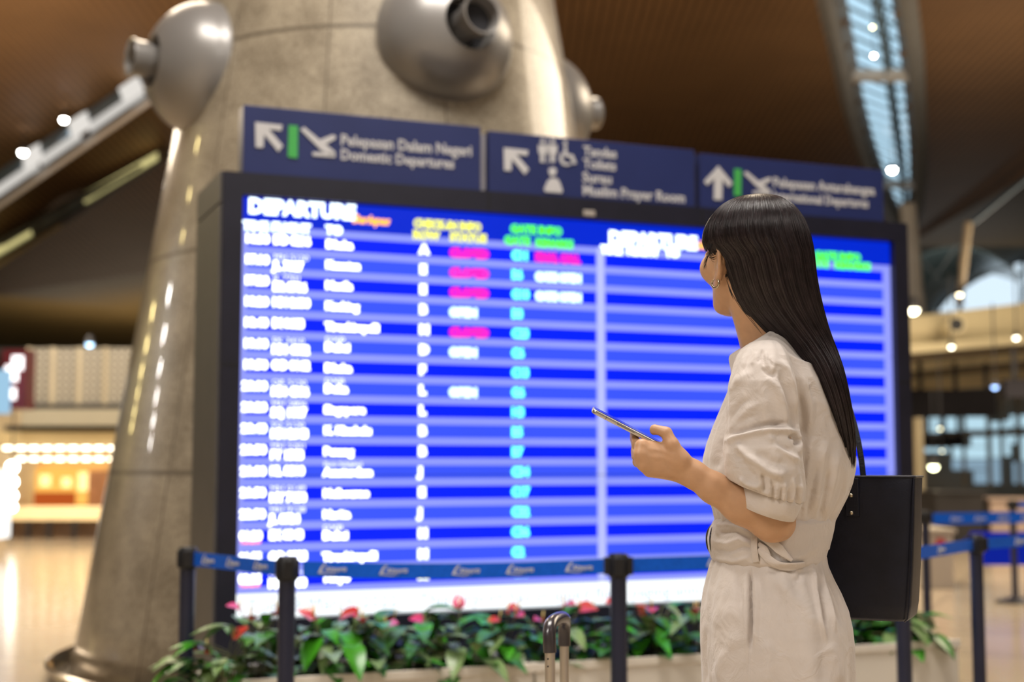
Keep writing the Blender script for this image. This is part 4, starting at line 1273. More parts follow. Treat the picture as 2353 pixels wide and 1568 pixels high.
def vnormals(v, f):
    n = np.cross(v[f[:, 2]] - v[f[:, 0]], v[f[:, 3]] - v[f[:, 1]])
    out = np.zeros_like(v)
    for i in range(4): np.add.at(out, f[:, i], n)
    return out / np.maximum(np.linalg.norm(out, axis=1, keepdims=True), 1e-12)
def relax(v, f, it=2, lam=.5):
    for _ in range(it):
        acc, num = np.zeros_like(v), np.zeros(len(v))
        for i in range(4):
            np.add.at(acc, f[:, i], v[f[:, (i + 1) % 4]]); np.add.at(acc, f[:, i], v[f[:, (i + 3) % 4]])
            np.add.at(num, f[:, i], 2)
        v = v * (1 - lam) + lam * acc / np.maximum(num, 1)[:, None]
    return v
def seg_dist(px, py, pts):
    """distance in the measuring frame to a polyline, the signed side and how far along"""
    best = np.full(len(px), 1e9); par = np.zeros(len(px)); sgn = np.zeros(len(px))
    L = 0; tot = sum(math.dist(pts[i], pts[i+1]) for i in range(len(pts) - 1))
    for (x0, y0), (x1, y1) in zip(pts[:-1], pts[1:]):
        dx, dy = x1 - x0, y1 - y0; l = math.hypot(dx, dy)
        t = np.clip(((px - x0) * dx + (py - y0) * dy) / (l * l), 0, 1)
        d = np.hypot(px - x0 - t * dx, py - y0 - t * dy)
        s = np.sign((px - x0) * dy - (py - y0) * dx)
        m = d < best
        best[m] = d[m]; par[m] = (L + t[m] * l) / tot; sgn[m] = s[m]
        L += l
    return best, par, sgn
def sculpt(v, f, strokes):
    """folds: each stroke is (points, width px, height mm, kind); 'r' rounded ridge or valley, 's' a step (one side lifted, soft on the other), 't' tapering ridge"""
    n = vnormals(v, f)
    c = np.array([0, 0, CAMZ])
    vd = c - v; vd /= np.linalg.norm(vd, axis=1, keepdims=True)
    face = np.clip((n * vd).sum(1) * 3.0, 0, 1)
    px, py = to_px(v)
    for pts, w, hmm, kind in strokes:
        d, par, s = seg_dist(px, py, pts)
        taper = np.clip(np.minimum(par, 1 - par) * 5 + .15, 0, 1)
        if kind == 'r': g = np.exp(-(d / w) ** 2) * taper
        elif kind == 't': g = np.exp(-(d / (w * (.35 + .9 * par))) ** 2) * np.clip((1 - np.abs(par - .4) * 1.3), .1, 1)
        elif kind == 's':
            sd = d * s
            g = np.where(sd > 0, np.exp(-(sd / w) ** 1.5), -0.0 + np.exp(-(np.abs(sd) / (w * .18)) ** 2)) * taper
        elif kind == 'e': g = np.clip((1 - (d / w)), 0, 1) ** .5 * taper
        v = v + n * (g * face * hmm * .001)[:, None]
    return v
# ================================================================== the woman
def V3(px, py, d): return np.array(P(px, py, d))
skin_m = mat('skin', (0.50, 0.29, 0.165), rough=0.46, spec=0.4, sss=0.12, noise=(60, 0.05), bump=(300, .12, .0006))
def cloth_mat(name, col):
    m = mat(name, col, rough=0.85, spec=0.2, sheen=0.25, noise=(30, 0.035))
    nt = m.node_tree; b = nt.nodes['Principled BSDF']
    tc = nt.nodes.new('ShaderNodeTexCoord')
    n = nt.nodes.new('ShaderNodeTexNoise'); n.inputs['Scale'].default_value = 700; n.inputs['Detail'].default_value = 2
    mp = nt.nodes.new('ShaderNodeMapping'); mp.inputs['Scale'].default_value = (1, 1, .35)
    nt.links.new(tc.outputs['Object'], mp.inputs[0]); nt.links.new(mp.outputs[0], n.inputs['Vector'])
    n2 = nt.nodes.new('ShaderNodeTexNoise'); n2.inputs['Scale'].default_value = 22; n2.inputs['Detail'].default_value = 3; n2.inputs['Distortion'].default_value = 1.2
    nt.links.new(tc.outputs['Object'], n2.inputs['Vector'])
    b1 = nt.nodes.new('ShaderNodeBump'); b1.inputs['Strength'].default_value = .25; b1.inputs['Distance'].default_value = .0006
    nt.links.new(n.outputs['Fac'], b1.inputs['Height'])
    b2 = nt.nodes.new('ShaderNodeBump'); b2.inputs['Strength'].default_value = .8; b2.inputs['Distance'].default_value = .005
    nt.links.new(n2.outputs['Fac'], b2.inputs['Height']); nt.links.new(b1.outputs[0], b2.inputs['Normal'])
    nt.links.new(b2.outputs[0], b.inputs['Normal'])
    return m
linen = cloth_mat('beige_linen', (0.585, 0.525, 0.485))

# ---- head frame
HC = V3(1726, 588, 2.60)
HA = math.radians(64)
F = np.array([-math.cos(HA), math.sin(HA), 0.04]); F /= np.linalg.norm(F)
U = np.array([0.02, 0.0, 1.0]); Lx = np.cross(U, F); Lx /= np.linalg.norm(Lx); U = np.cross(F, Lx)
def hp(f, l, u): return HC + (F * f + Lx * l + U * u) * .001     # her left is +l
HM = np.array([F, Lx, U])
def he(f, l, u, rf, rl, ru, k=.012, cut=False): return Ell(hp(f, l, u), (rf * .001, rl * .001, ru * .001), HM, k, cut)
def hc(a, b, ra, rb, k=.008, cut=False): return Cap(hp(*a), hp(*b), ra * .001, rb * .001, k, cut)
head = [he(-10, 0, 28, 92, 72, 78, .02), he(28, 0, -22, 60, 60, 74, .02), he(50, 0, -78, 32, 30, 24, .022), he(70, 0, -94, 13, 18, 13, .018)]
for s in (-1, 1):
    head += [hc((8, s * 52, -48), (52, s * 26, -90), 15, 14, .022),                   # jaw
             he(62, s * 40, -22, 26, 26, 26, .02),                                   # cheek
             he(80, s * 22, 28, 14, 26, 9, .014),                                    # brow
             he(93, s * 31, 4, 14, 17, 12, .01, True),                               # socket
             he(82, s * 31, 4, 13.5, 14, 12.5, .004),                                # lid and eye
             hc((94, s * 11, -38), (86, s * 14, -36), 7.5, 5, .006),                 # nostril wing
             he(100, s * 6, -43, 4, 3.2, 3, .002, True)]
head += [hc((90, 0, 14), (107, 0, -30), 7, 8.5, .010), he(105, 0, -34, 9, 9.5, 8, .006),
         hc((90, -16, -60), (97, 0, -57), 4.5, 5.2, .004), hc((97, 0, -57), (90, 16, -60), 5.2, 4.5, .004),
         hc((90, -14, -68), (95, 0, -70), 5, 6, .004), hc((95, 0, -70), (90, 14, -68), 6, 5, .004),
         hc((101, -18, -63.5), (101, 18, -63.5), 1.3, 1.3, .002, True)]
EO = -18
for s in (-1, 1):    # ears
    helix = [(4, 70, -8), (6, 76, 10), (2, 81, 24), (-8, 85, 31), (-19, 87, 25), (-25, 87, 10), (-23, 84, -8), (-15, 79, -22), (-6, 73, -30), (1, 71, -30), (4, 70, -20)]
    for a, b in zip(helix[:-1], helix[1:]): head.append(hc((a[0], s * a[1], a[2] + EO), (b[0], s * b[1], b[2] + EO), 3.3, 3.3, .003))
    head += [he(-10, s * 77, 2 + EO, 15, 5, 26, .005), he(-2, s * 73, -26 + EO, 8, 4.5, 9, .006), he(-3, s * 83, 1 + EO, 8, 6, 13, .004, True),
             hc((-16, s * 82, 18 + EO), (-15, s * 80, -12 + EO), 2.6, 2.6, .003), he(-10, s * 68, 0 + EO, 12, 8, 22, .008)]
# ---- neck, trunk
neck_b = V3(1775, 815, 2.63)
SHL, SHR = V3(1752, 858, 2.47), V3(1812, 852, 2.80)
body = [Cap(hp(-14, 0, -60), neck_b, .051, .055, .02), Cap(hp(-28, 0, -10), V3(1790, 800, 2.64), .045, .052, .02),
        Cap(hp(10, 30, -60), V3(1735, 800, 2.60), .012, .010, .02),
        Cap(neck_b + (0, 0, -.03), SHL + (0, 0, -.012), .040, .036, .015), Cap(neck_b + (0, 0, -.03), SHR + (0, 0, -.012), .040, .036, .015)]
def row(y, l, r, d, hy):
    a, b = V3(l, y, d), V3(r, y, d)
    return a[2], (a[0] + b[0]) / 2, d, (b[0] - a[0]) / 2, hy
def loft(rows, **kw):
    return Loft(*map(list, zip(*[row(*r) for r in rows])), **kw)
body.append(loft([(850, 1706, 1858, 2.63, .13), (950, 1690, 1876, 2.63, .12), (1050, 1676, 1886, 2.63, .11), (1200, 1668, 1884, 2.63, .10), (1320, 1650, 1900, 2.63, .13), (1440, 1640, 1918, 2.63, .15), (1600, 1660, 1900, 2.63, .14)], k=.04))
# left arm (towards the camera) and hand holding the phone
EL, WR = V3(1774, 1196, 2.475), V3(1566, 1073, 2.46)
body += [Cap(SHL + (0, 0, -.014), V3(1765, 1010, 2.455), .038, .040, .012), Cap(V3(1765, 1010, 2.455), EL, .041, .034, .02),
         Cap(EL, V3(1705, 1160, 2.468), .0345, .0315, .018), Cap(V3(1705, 1160, 2.468), V3(1640, 1122, 2.465), .0315, .0250, .018),
         Cap(V3(1640, 1122, 2.465), V3(1592, 1090, 2.462), .0250, .0225, .015, f=(0, 1, 0), fl=.85), Cap(V3(1592, 1090, 2.462), WR, .0225, .0225, .012, f=(0, 1, 0), fl=.78),
         Ell(V3(1797, 1206, 2.485), (.017, .02, .02), None, .02)]
# palm: four metacarpals side by side
K = .009
MC = [V3(1477, 1028, 2.449), V3(1473, 1048, 2.444), V3(1479, 1068, 2.446), V3(1493, 1083, 2.453)]
W0 = [V3(1556, 1052, 2.460), V3(1558, 1062, 2.458), V3(1560, 1074, 2.460), V3(1562, 1086, 2.464)]
for a, b, r in zip(W0, MC, (.0125, .0125, .012, .0105)):
    body.append(Cap(a, b, .0155, r, .012, f=(0, 1, 0), fl=.95))
body += [Cap(V3(1550, 1060, 2.468), V3(1500, 1050, 2.468), .018, .016, .012),
         Ell(V3(1474, 1023, 2.446), (.0095, .009, .0095), None, .008), Ell(V3(1470, 1044, 2.441), (.009, .009, .009), None, .008)]
FG = [  # knuckle, first joint, second joint, tip: wrapping away behind and over the phone's back
    ([MC[0], V3(1456, 1014, 2.478), V3(1456, 1004, 2.505), V3(1462, 1000, 2.524)], (.0105, .0092, .0082, .0070)),
    ([MC[1], V3(1457, 1041, 2.478), V3(1466, 1033, 2.508), V3(1478, 1030, 2.530)], (.0105, .0094, .0084, .0072)),
    ([MC[2], V3(1466, 1062, 2.480), V3(1478, 1051, 2.508), V3(1490, 1044, 2.528)], (.0102, .0090, .0080, .0070)),
    ([MC[3], V3(1486, 1080, 2.482), V3(1498, 1068, 2.503), V3(1510, 1058, 2.518)], (.0092, .0080, .0072, .0062))]
for pts_, rr in FG:
    for i in range(3): body.append(Cap(pts_[i], pts_[i + 1], rr[i], rr[i + 1], .0035))
# thumb
TH = [V3(1560, 1056, 2.448), V3(1544, 1022, 2.446), V3(1531, 995, 2.450), V3(1504, 986, 2.456)]
body += [Cap(TH[0], TH[1], .0150, .0120, .014), Cap(TH[1], TH[2], .0115, .0102, .005), Cap(TH[2], TH[3], .0100, .0080, .003),
         Ell(V3(1502, 990, 2.458), (.0068, .007, .0078), None, .003),
         Cap(V3(1545, 1040, 2.462), V3(1500, 1026, 2.458), .010, .009, .010)]
# right arm, hidden behind: bent across the waist, hand resting on the strap of the bag
ELR = V3(1790, 1190, 2.80); WRR = V3(1745, 1110, 2.84)
body += [Cap(SHR + (0, 0, -.014), ELR, .038, .034, .012), Cap(ELR, WRR, .034, .023, .015), Cap(WRR, V3(1712, 1085, 2.85), .022, .018, .01, f=(0, 1, 0), fl=.7)]
for i in range(4):
    a = V3(1708, 1066 + i * 18, 2.85)
    body += [Cap(a, a + (-.028, .008, .012), .0085, .0075, .003), Cap(a + (-.028, .008, .012), a + (-.042, .02, -.004), .0075, .0065, .003)]
body += [Cap(V3(1735, 1075, 2.85), V3(1712, 1045, 2.845), .011, .009, .008)]
# legs and feet
HIPS = V3(1775, 1450, 2.63)
for s, yy, sx in ((-1, 2.56, -.02), (1, 2.70, .03)):
    hip = np.array([HIPS[0] + sx * .4, yy, .90]); kn = np.array([HIPS[0] + sx - .01, yy, .50]); an = np.array([HIPS[0] + sx + .02, yy, .095])
    body += [Cap(hip, kn, .078, .052, .03), Cap(kn, np.array([kn[0] + .012, yy, .34]), .050, .047, .02), Cap(np.array([kn[0] + .012, yy, .34]), an, .047, .030, .02),
             Cap(an + (.015, 0, -.05), an + (-.06, .02, -.055), .030, .026, .02), Cap(an + (-.06, .02, -.055), an + (-.15, .045, -.070), .030, .020, .02, f=(0, 0, 1), fl=.8)]
prims = body + head
xs = (HC[0] - .32, HC[0] + .26)
upper = skin(prims, (V3(1438, 1, 2.5)[0], 2.36, .86), (V3(1900, 1, 2.8)[0], 2.94, 1.72), .0026)
lower = skin(prims, (HIPS[0] - .26, 2.44, -.01), (HIPS[0] + .22, 2.86, .868), .007)
def join(a, b):
    return np.vstack([a[0], b[0]]), np.vstack([a[1], b[1] + len(a[0])])
bv, bf = join(upper, lower)
bv = sculpt(bv, bf, [
    ([(1552, 1046), (1516, 1036), (1484, 1030)], 5, 0.7, 'r'), ([(1556, 1062), (1516, 1054), (1480, 1050)], 5, 0.6, 'r'),
    ([(1530, 1042), (1500, 1038)], 5, -0.5, 'r'), ([(1536, 1060), (1500, 1062)], 5, -0.5, 'r'),
    ([(1536, 1036), (1552, 1040)], 7, -1.2, 'r'), ([(1524, 1062), (1545, 1078)], 8, -.8, 'r'),
    ([(1522, 1000), (1530, 1004)], 2, -.5, 'r'), ([(1509, 1000), (1517, 1004)], 2, -.6, 'r'),
    ([(1590, 1060), (1650, 1098), (1700, 1130)], 12, 0.8, 'r'), ([(1600, 1092), (1650, 1120), (1720, 1165)], 10, -0.6, 'r'),
    ([(1702, 742), (1735, 790)], 8, 1.2, 'r')])
SHIFT = np.array([HC[0], 2.62, 0.0])
woman_body = np_mesh('person_body', bv - SHIFT, bf)
woman = obj('person', woman_body, skin_m, loc=SHIFT)
tag(woman, 'person in a beige belted dress, long dark hair, holding a phone, facing the board', 'person')
def wobj(name, me, m, parent=woman, label=None):
    o = obj(name, me, m, parent)
    if label: o['label'] = label
    return o
def wskin(name, prims, lo, hi, h, strokes=None, m=linen, rel=0, parent=woman, label=None, fn=None):
    v, f = skin(prims, lo, hi, h)
    if rel: v = relax(v, f, rel)
    if strokes: v = sculpt(v, f, strokes)
    if rel: v = relax(v, f, 1, .4)
    if fn is not None: v = fn(v, f)
    return wobj(name, np_mesh(name, v - SHIFT, f), m, parent, label)
# eyes, brows (turned away from the camera)
eye_w = mat('eye_white', (.8, .78, .75), rough=.15, noise=(40, .02)); eye_d = mat('iris_dark', (.02, .012, .008), rough=.1, noise=(90, .2))
hair_m0 = None
for s in (-1, 1):
    e = wobj('eye', smooth(MB().ball(Vector(hp(86, s * 31, 3) - SHIFT), .0105, 16).mesh('eye')), eye_w)
    wobj('iris', smooth(MB().ball(Vector(hp(92.5, s * 31, 3) - SHIFT), .0050, 12).mesh('iris')), eye_d, e)

# ---- bodice
TD = 2.63
def wavb(a, z):     # a little blousing and long soft folds at the back
    t = np.clip((1.18 - z) / .12, 0, 1)
    return (.0022 * np.sin(a * 17 + 2 * np.sin(z * 9)) + .0018 * np.sin(a * 29 + z * 12)) * (t * .9 + .25)
bod = [loft([(846, 1700, 1866, TD, .15), (880, 1684, 1884, TD, .165), (930, 1662, 1908, TD, .168), (980, 1640, 1934, TD, .165), (1020, 1625, 1952, TD, .162), (1052, 1617, 1961, TD, .160),
             (1080, 1615, 1960, TD, .158), (1110, 1619, 1953, TD, .155), (1140, 1629, 1941, TD, .150), (1170, 1640, 1925, TD, .145), (1196, 1647, 1911, TD, .140), (1230, 1645, 1905, TD, .138), (1262, 1648, 1898, TD, .14)], k=.03, wav=wavb),
       Cap(neck_b + (-.002, 0, .004), SHL + (-.001, .006, .004), .060, .0465, .04), Cap(neck_b + (-.002, 0, .002), SHR, .059, .056, .05),
       Cap(V3(1775, 800, 2.632), V3(1768, 778, 2.63), .064, .060, .03)]
# neck opening: everything above the collar line is cut away
coln = np.array([-.52, 0, .85]); colp = V3(1744, 775, 2.63)
bod.append(Plane(colp, coln, .001))
bod.append(Cap(V3(1775, 830, 2.63), V3(1745, 730, 2.62), .0535, .056, .002, cut=True))
bst = [
    ([(1714, 791), (1740, 797), (1768, 798), (1795, 812)], 4, 1.6, 's'),
    ([(1757, 790), (1772, 770), (1779, 764)], 2.5, -1.0, 'r'),
    ([(1846, 862), (1862, 930), (1858, 990)], 10, 3, 'r'), ([(1838, 900), (1846, 960), (1842, 1010)], 8, -5, 'r'),
    ([(1866, 1000), (1850, 1080), (1838, 1150), (1836, 1200)], 13, 5.5, 'r'), ([(1850, 1040), (1842, 1120), (1838, 1195)], 6, -4, 'r'),
    ([(1895, 1010), (1880, 1090), (1868, 1190)], 12, 5, 'r'), ([(1882, 1060), (1866, 1130), (1855, 1196)], 7, -5, 'r'),
    ([(1925, 1040), (1912, 1110), (1890, 1190)], 12, 5, 'r'), ([(1905, 1080), (1895, 1140), (1880, 1195)], 6, -5, 'r'),
    ([(1948, 1060), (1935, 1130), (1905, 1190)], 8, 3, 'r'),
    ([(1680, 880), (1660, 960), (1640, 1060)], 12, 2.5, 'r'), ([(1665, 1010), (1650, 1060), (1640, 1080)], 10, -3, 'r'),
    ([(1845, 830), (1880, 900), (1905, 960)], 9, 2.5, 'r')]
bst = [(p_, w_, h_ * 1.5, k_) for p_, w_, h_, k_ in bst]
dress = wskin('bodice', bod, (V3(1600, 1, TD)[0], 2.43, 1.02), (V3(1985, 1, TD)[0], 2.86, 1.46), .0027, bst, rel=2, label='beige linen bodice')
# collar band
mb = MB(); N = 64
cc = (V3(1775, 800, 2.63) + V3(1752, 768, 2.628)) / 2 
ringsC = []
nn = coln / np.linalg.norm(coln); e1 = np.cross(nn, (0, 1, 0)); e1 /= np.linalg.norm(e1)

# ---- sleeve (left)
SD = 2.462
slv = [loft([(786, 1728, 1786, SD + .045, .040), (796, 1712, 1797, SD + .034, .050), (806, 1701, 1804, SD + .026, .055), (820, 1693, 1811, SD + .018, .058), (840, 1685, 1817, SD + .010, .060), (880, 1675, 1827, SD, .062), (930, 1671, 1832, SD - .002, .062), (975, 1670, 1835, SD - .002, .060), (1000, 1667, 1838, SD - .004, .064),
             (1030, 1663, 1840, SD - .006, .070), (1060, 1664, 1842, SD - .006, .073), (1090, 1668, 1846, SD - .005, .072), (1120, 1676, 1849, SD - .002, .068), (1150, 1690, 1848, SD, .060), (1190, 1700, 1840, SD, .05)], k=.02,
            wav=lambda a, z: .0012 * np.sin(a * 11 + z * 30))]
CT0, CT1 = V3(1700, 1110, SD), V3(1847, 1156, SD)
cdir = (CT1 - CT0) / np.linalg.norm(CT1 - CT0)
near = np.array([.06, -1, -.20]); near -= cdir * (near @ cdir); near /= np.linalg.norm(near)
cn = np.cross(cdir, near); cn = cn if cn[2] < 0 else -cn
CC = (CT0 + CT1) / 2
slv.append(Plane(CC, cn, .006))
sst = [
    # cap gathers
    ([(1712, 812), (1702, 840), (1690, 885)], 7, 1.8, 'r'), ([(1726, 808), (1718, 828), (1708, 855)], 3, -1.6, 'r'),
    ([(1738, 808), (1735, 822), (1727, 838)], 4, 1.6, 'r'), ([(1746, 808), (1746, 822), (1741, 836)], 2.5, -1.8, 'r'),
    ([(1753, 803), (1752, 824), (1756, 842)], 3, -3.6, 'r'), ([(1761, 808), (1761, 830), (1768, 850)], 4, 2.4, 'r'),
    ([(1772, 816), (1778, 838), (1774, 860)], 6, 2.6, 'r'), ([(1752, 845), (1764, 858), (1776, 862), (1784, 852)], 5, -3.5, 'r'),
    ([(1790, 826), (1808, 850), (1822, 890), (1832, 950)], 7, 4.5, 'r'), ([(1790, 850), (1812, 900), (1820, 960), (1822, 990)], 10, -5.5, 'r'),
    ([(1760, 868), (1785, 890), (1806, 930), (1815, 985)], 9, 3.5, 'r'), ([(1750, 880), (1752, 940), (1745, 985)], 14, 1.5, 'r'),
    ([(1680, 990), (1720, 940), (1750, 925)], 7, 2.2, 'r'), ([(1676, 965), (1700, 930), (1728, 915)], 6, -2.0, 'r'),
    ([(1674, 905), (1700, 870), (1730, 855)], 8, 1.8, 'r'), ([(1672, 1000), (1700, 968), (1745, 952)], 6, -1.8, 'r'),
    # the overhanging ridge where the puff folds
    ([(1664, 1016), (1690, 1006), (1730, 996), (1762, 990), (1800, 990), (1832, 992)], 7, 6.5, 'r'),
    ([(1672, 1000), (1700, 992), (1735, 982), (1770, 976), (1812, 975)], 6, -6.0, 'r'),
    ([(1812, 1004), (1826, 1002), (1834, 1012), (1828, 1024)], 5, -8, 'r'), ([(1836, 996), (1840, 1020), (1836, 1046)], 5, 3, 'r'),
    ([(1762, 998), (1785, 1024), (1815, 1048), (1842, 1062)], 7, 4.0, 'r'), ([(1768, 1012), (1800, 1030), (1824, 1036)], 7, -4.0, 'r'),
    ([(1690, 1018), (1720, 1050), (1760, 1080), (1790, 1092), (1806, 1085)], 9, 5.5, 'r'), ([(1735, 1040), (1775, 1062), (1810, 1068)], 10, -3.5, 'r'),
    ([(1690, 1040), (1715, 1080), (1742, 1104)], 8, -4, 'r'), ([(1676, 1030), (1672, 1070), (1680, 1098)], 8, 2.5, 'r'),
    ([(1700, 1096), (1716, 1112), (1740, 1118), (1748, 1112)], 6, 5, 'r'), ([(1702, 1112), (1722, 1128), (1742, 1132)], 4, -4.5, 'r'),
    ([(1752, 1088), (1758, 1112), (1756, 1134)], 4, -5.0, 'r'), ([(1766, 1096), (1768, 1120), (1766, 1142)], 4, 3.5, 'r'),
    ([(1776, 1118), (1776, 1132), (1774, 1146)], 2.5, -3.5, 'r'), ([(1786, 1110), (1786, 1130), (1783, 1150)], 3.5, 3, 'r'),
    ([(1795, 1124), (1794, 1140), (1792, 1152)], 2.3, -3.5, 'r'), ([(1804, 1108), (1804, 1132), (1800, 1153)], 3.5, 3, 'r'),
    ([(1812, 1126), (1811, 1144), (1808, 1155)], 2.3, -3.5, 'r'), ([(1822, 1098), (1824, 1130), (1818, 1156)], 4, 3.5, 'r'),
    ([(1831, 1120), (1830, 1142), (1826, 1157)], 2.5, -3.5, 'r'), ([(1840, 1112), (1842, 1134), (1836, 1152)], 4, 2.5, 'r')]
sst = [(p_, w_, h_ * 1.35, k_) for p_, w_, h_, k_ in sst]
def hang(v, f):      # fabric sags over the cuff seam
    return v
sleeve = wskin('sleeve', slv, (V3(1645, 1, 2.4)[0], 2.36, 1.06), (V3(1872, 1, 2.5)[0], 2.56, 1.42), .0022, sst, rel=1, label='beige puffed sleeve')
# cuff band
mb = MB(); N = 72
def ringc(s, e, ra, rb, sag=0):
    c = CC + cn * s
    return [Vector(c + cdir * ra * math.cos(2*PI*i/N) + near * rb * math.sin(2*PI*i/N) - SHIFT) for i in range(N)]
ra0 = np.linalg.norm(CT1 - CT0) / 2 - .003
out_ = [ringc(-.004, 0, ra0 - .003, .056), ringc(.000, 0, ra0 + .0005, .0595), ringc(.010, 0, ra0 - .0005, .0590), ringc(.022, 0, ra0 - .0015, .0575), ringc(.0335, 0, ra0 - .0035, .0550), ringc(.0345, 0, ra0 - .006, .053)]
inn = [ringc(.0335, 0, ra0 - .007, .052), ringc(.02, 0, ra0 - .006, .053), ringc(.0, 0, ra0 - .005, .055)]
mb.rings(out_ + inn, caps=False)
cuff = wobj('cuff', smooth(mb.mesh('cuff')), linen, sleeve)
# right sleeve and cuff, mostly hidden
srr = [loft([(800, 1775, 1840, 2.80, .04), (850, 1750, 1880, 2.81, .065), (950, 1735, 1900, 2.815, .07), (1040, 1730, 1966, 2.81, .075), (1100, 1735, 1955, 2.81, .07), (1150, 1740, 1900, 2.81, .05)], k=.02)]
wskin('sleeve', srr, (V3(1700, 1, 2.8)[0], 2.70, 1.04), (V3(2000, 1, 2.8)[0], 2.92, 1.46), .006, rel=2)

# ---- skirt
def wavs(a, z):
    t = np.clip((1.02 - z) / .25, 0, 1)
    return t * (.006 * np.sin(a * 5 + 1.0) + .0035 * np.sin(a * 11 + 3 + z * 2)) + .002 * np.sin(a * 23) * np.clip((z - .90) / .1, 0, 1)
skr = [loft([(1275, 1646, 1892, TD, .138), (1300, 1634, 1896, TD, .145), (1330, 1626, 1909, TD, .155), (1360, 1618, 1925, TD, .165), (1400, 1612, 1942, TD, .175), (1440, 1610, 1951, TD, .182), (1480, 1610, 1955, TD, .186),
             (1530, 1613, 1956, TD, .188), (1600, 1618, 1958, TD, .19), (1800, 1620, 1966, TD, .195), (2100, 1615, 1980, TD, .20)], k=.01, wav=wavs)]
kst = [
    ([(1723, 1308), (1722, 1360), (1724, 1420), (1723, 1492)], 4.2, -11, 'r'), ([(1712, 1320), (1710, 1380), (1713, 1440), (1716, 1500)], 5, 2.0, 'r'),
    ([(1736, 1320), (1740, 1380), (1736, 1440), (1731, 1495)], 6, 2.5, 'r'),
    ([(1721, 1490), (1720, 1530), (1719, 1575)], 2.0, -1.2, 'r'), ([(1725, 1492), (1724, 1530), (1723, 1575)], 3, 1.0, 'r'),
    ([(1672, 1300), (1668, 1360), (1650, 1420)], 8, 2, 'r'), ([(1685, 1300), (1700, 1360), (1705, 1400)], 8, -2, 'r'),
    ([(1636, 1575), (1660, 1510), (1700, 1455)], 14, 2.0, 'r'), ([(1640, 1440), (1668, 1410), (1695, 1400)], 20, 1.6, 'r'), ([(1650, 1490), (1690, 1500)], 12, -1.2, 'r'),
    ([(1762, 1320), (1800, 1350), (1850, 1400), (1880, 1450)], 16, 3, 'r'), ([(1840, 1310), (1838, 1330), (1824, 1336)], 7, -4, 'r'),
    ([(1868, 1300), (1876, 1360), (1884, 1430), (1900, 1475)], 5, 4.0, 'r'), ([(1880, 1330), (1892, 1390), (1896, 1440)], 5, -5, 'r'),
    ([(1884, 1300), (1896, 1350), (1908, 1400), (1920, 1450)], 4, 4.5, 'r'), ([(1896, 1320), (1920, 1380), (1938, 1440)], 9, -4.5, 'r'),
    ([(1876, 1356), (1890, 1372), (1898, 1378)], 2, -2, 'r'), ([(1900, 1476), (1920, 1520), (1930, 1570)], 14, 2.4, 'r'), ([(1880, 1450), (1894, 1510), (1892, 1580)], 16, -2, 'r'),
    ([(1760, 1470), (1766, 1520), (1762, 1580)], 18, 3, 'r'), ([(1620, 1450), (1618, 1510), (1624, 1575)], 5, -3, 'r')]
kst = [(p_, w_, h_ * 1.6, k_) for p_, w_, h_, k_ in kst]
skirt = wskin('skirt', skr, (V3(1585, 1, TD)[0] - .03, 2.40, .42), (V3(2010, 1, TD)[0], 2.87, 1.06), .0028, kst, rel=2, label='beige linen skirt with a pocket slit')
slit = MB()
slit_pts = [(1722, 1316), (1721, 1360), (1722, 1420), (1722, 1484)]

# ---- wide sash belt
blt = [loft([(1184, 1655, 1908, TD, .138), (1196, 1643, 1914, TD, .147), (1215, 1632, 1911, TD, .150), (1240, 1627, 1905, TD, .152), (1265, 1630, 1896, TD, .151), (1284, 1636, 1891, TD, .149), (1296, 1646, 1886, TD, .140)], k=.01)]
rot = math.atan2(10, 250)
blst = [
    # slope of the sash edges: lower in the middle
    ([(1640, 1212), (1668, 1206), (1700, 1214), (1728, 1228)], 4, 2.5, 'r'), ([(1650, 1226), (1690, 1222), (1726, 1242)], 5, -3.0, 'r'),
    ([(1640, 1245), (1672, 1250), (1700, 1240), (1728, 1252)], 5, 3, 'r'), ([(1640, 1262), (1672, 1270), (1704, 1258), (1728, 1260)], 4, -3.5, 'r'),
    ([(1644, 1284), (1690, 1290), (1728, 1280)], 5, 2.5, 'r'), ([(1655, 1200), (1648, 1220), (1652, 1232)], 4, 2.5, 'r'),
    ([(1745, 1228), (1780, 1250), (1812, 1288)], 6, 4.5, 'r'), ([(1745, 1246), (1770, 1262), (1790, 1290)], 5, -4.5, 'r'),
    ([(1795, 1262), (1806, 1278)], 4, -3, 'r'), ([(1820, 1284), (1850, 1276), (1885, 1250)], 9, 2, 'r')]
blst = [(p_, w_, h_ * 1.4, k_) for p_, w_, h_, k_ in blst]
band = wskin('sash_belt', blt, (V3(1600, 1, TD)[0], 2.45, 1.005), (V3(1945, 1, TD)[0], 2.82, 1.125), .0024, blst, rel=2, label='wide beige fabric sash')
def near_y(px, py):
    """front depth of the sash where a line of sight meets it"""
    r = ray(px, py); lo_, hi_ = 2.40, 2.63
    q = blt[0]
    for _ in range(40):
        m_ = (lo_ + hi_) / 2
        p = np.array(P(px, py, m_)); p[2] = min(max(p[2], q.z[0] + .001), q.z[-1] - .001)
        if q(p[None])[0] > 0: lo_ = m_
        else: hi_ = m_
    return lo_
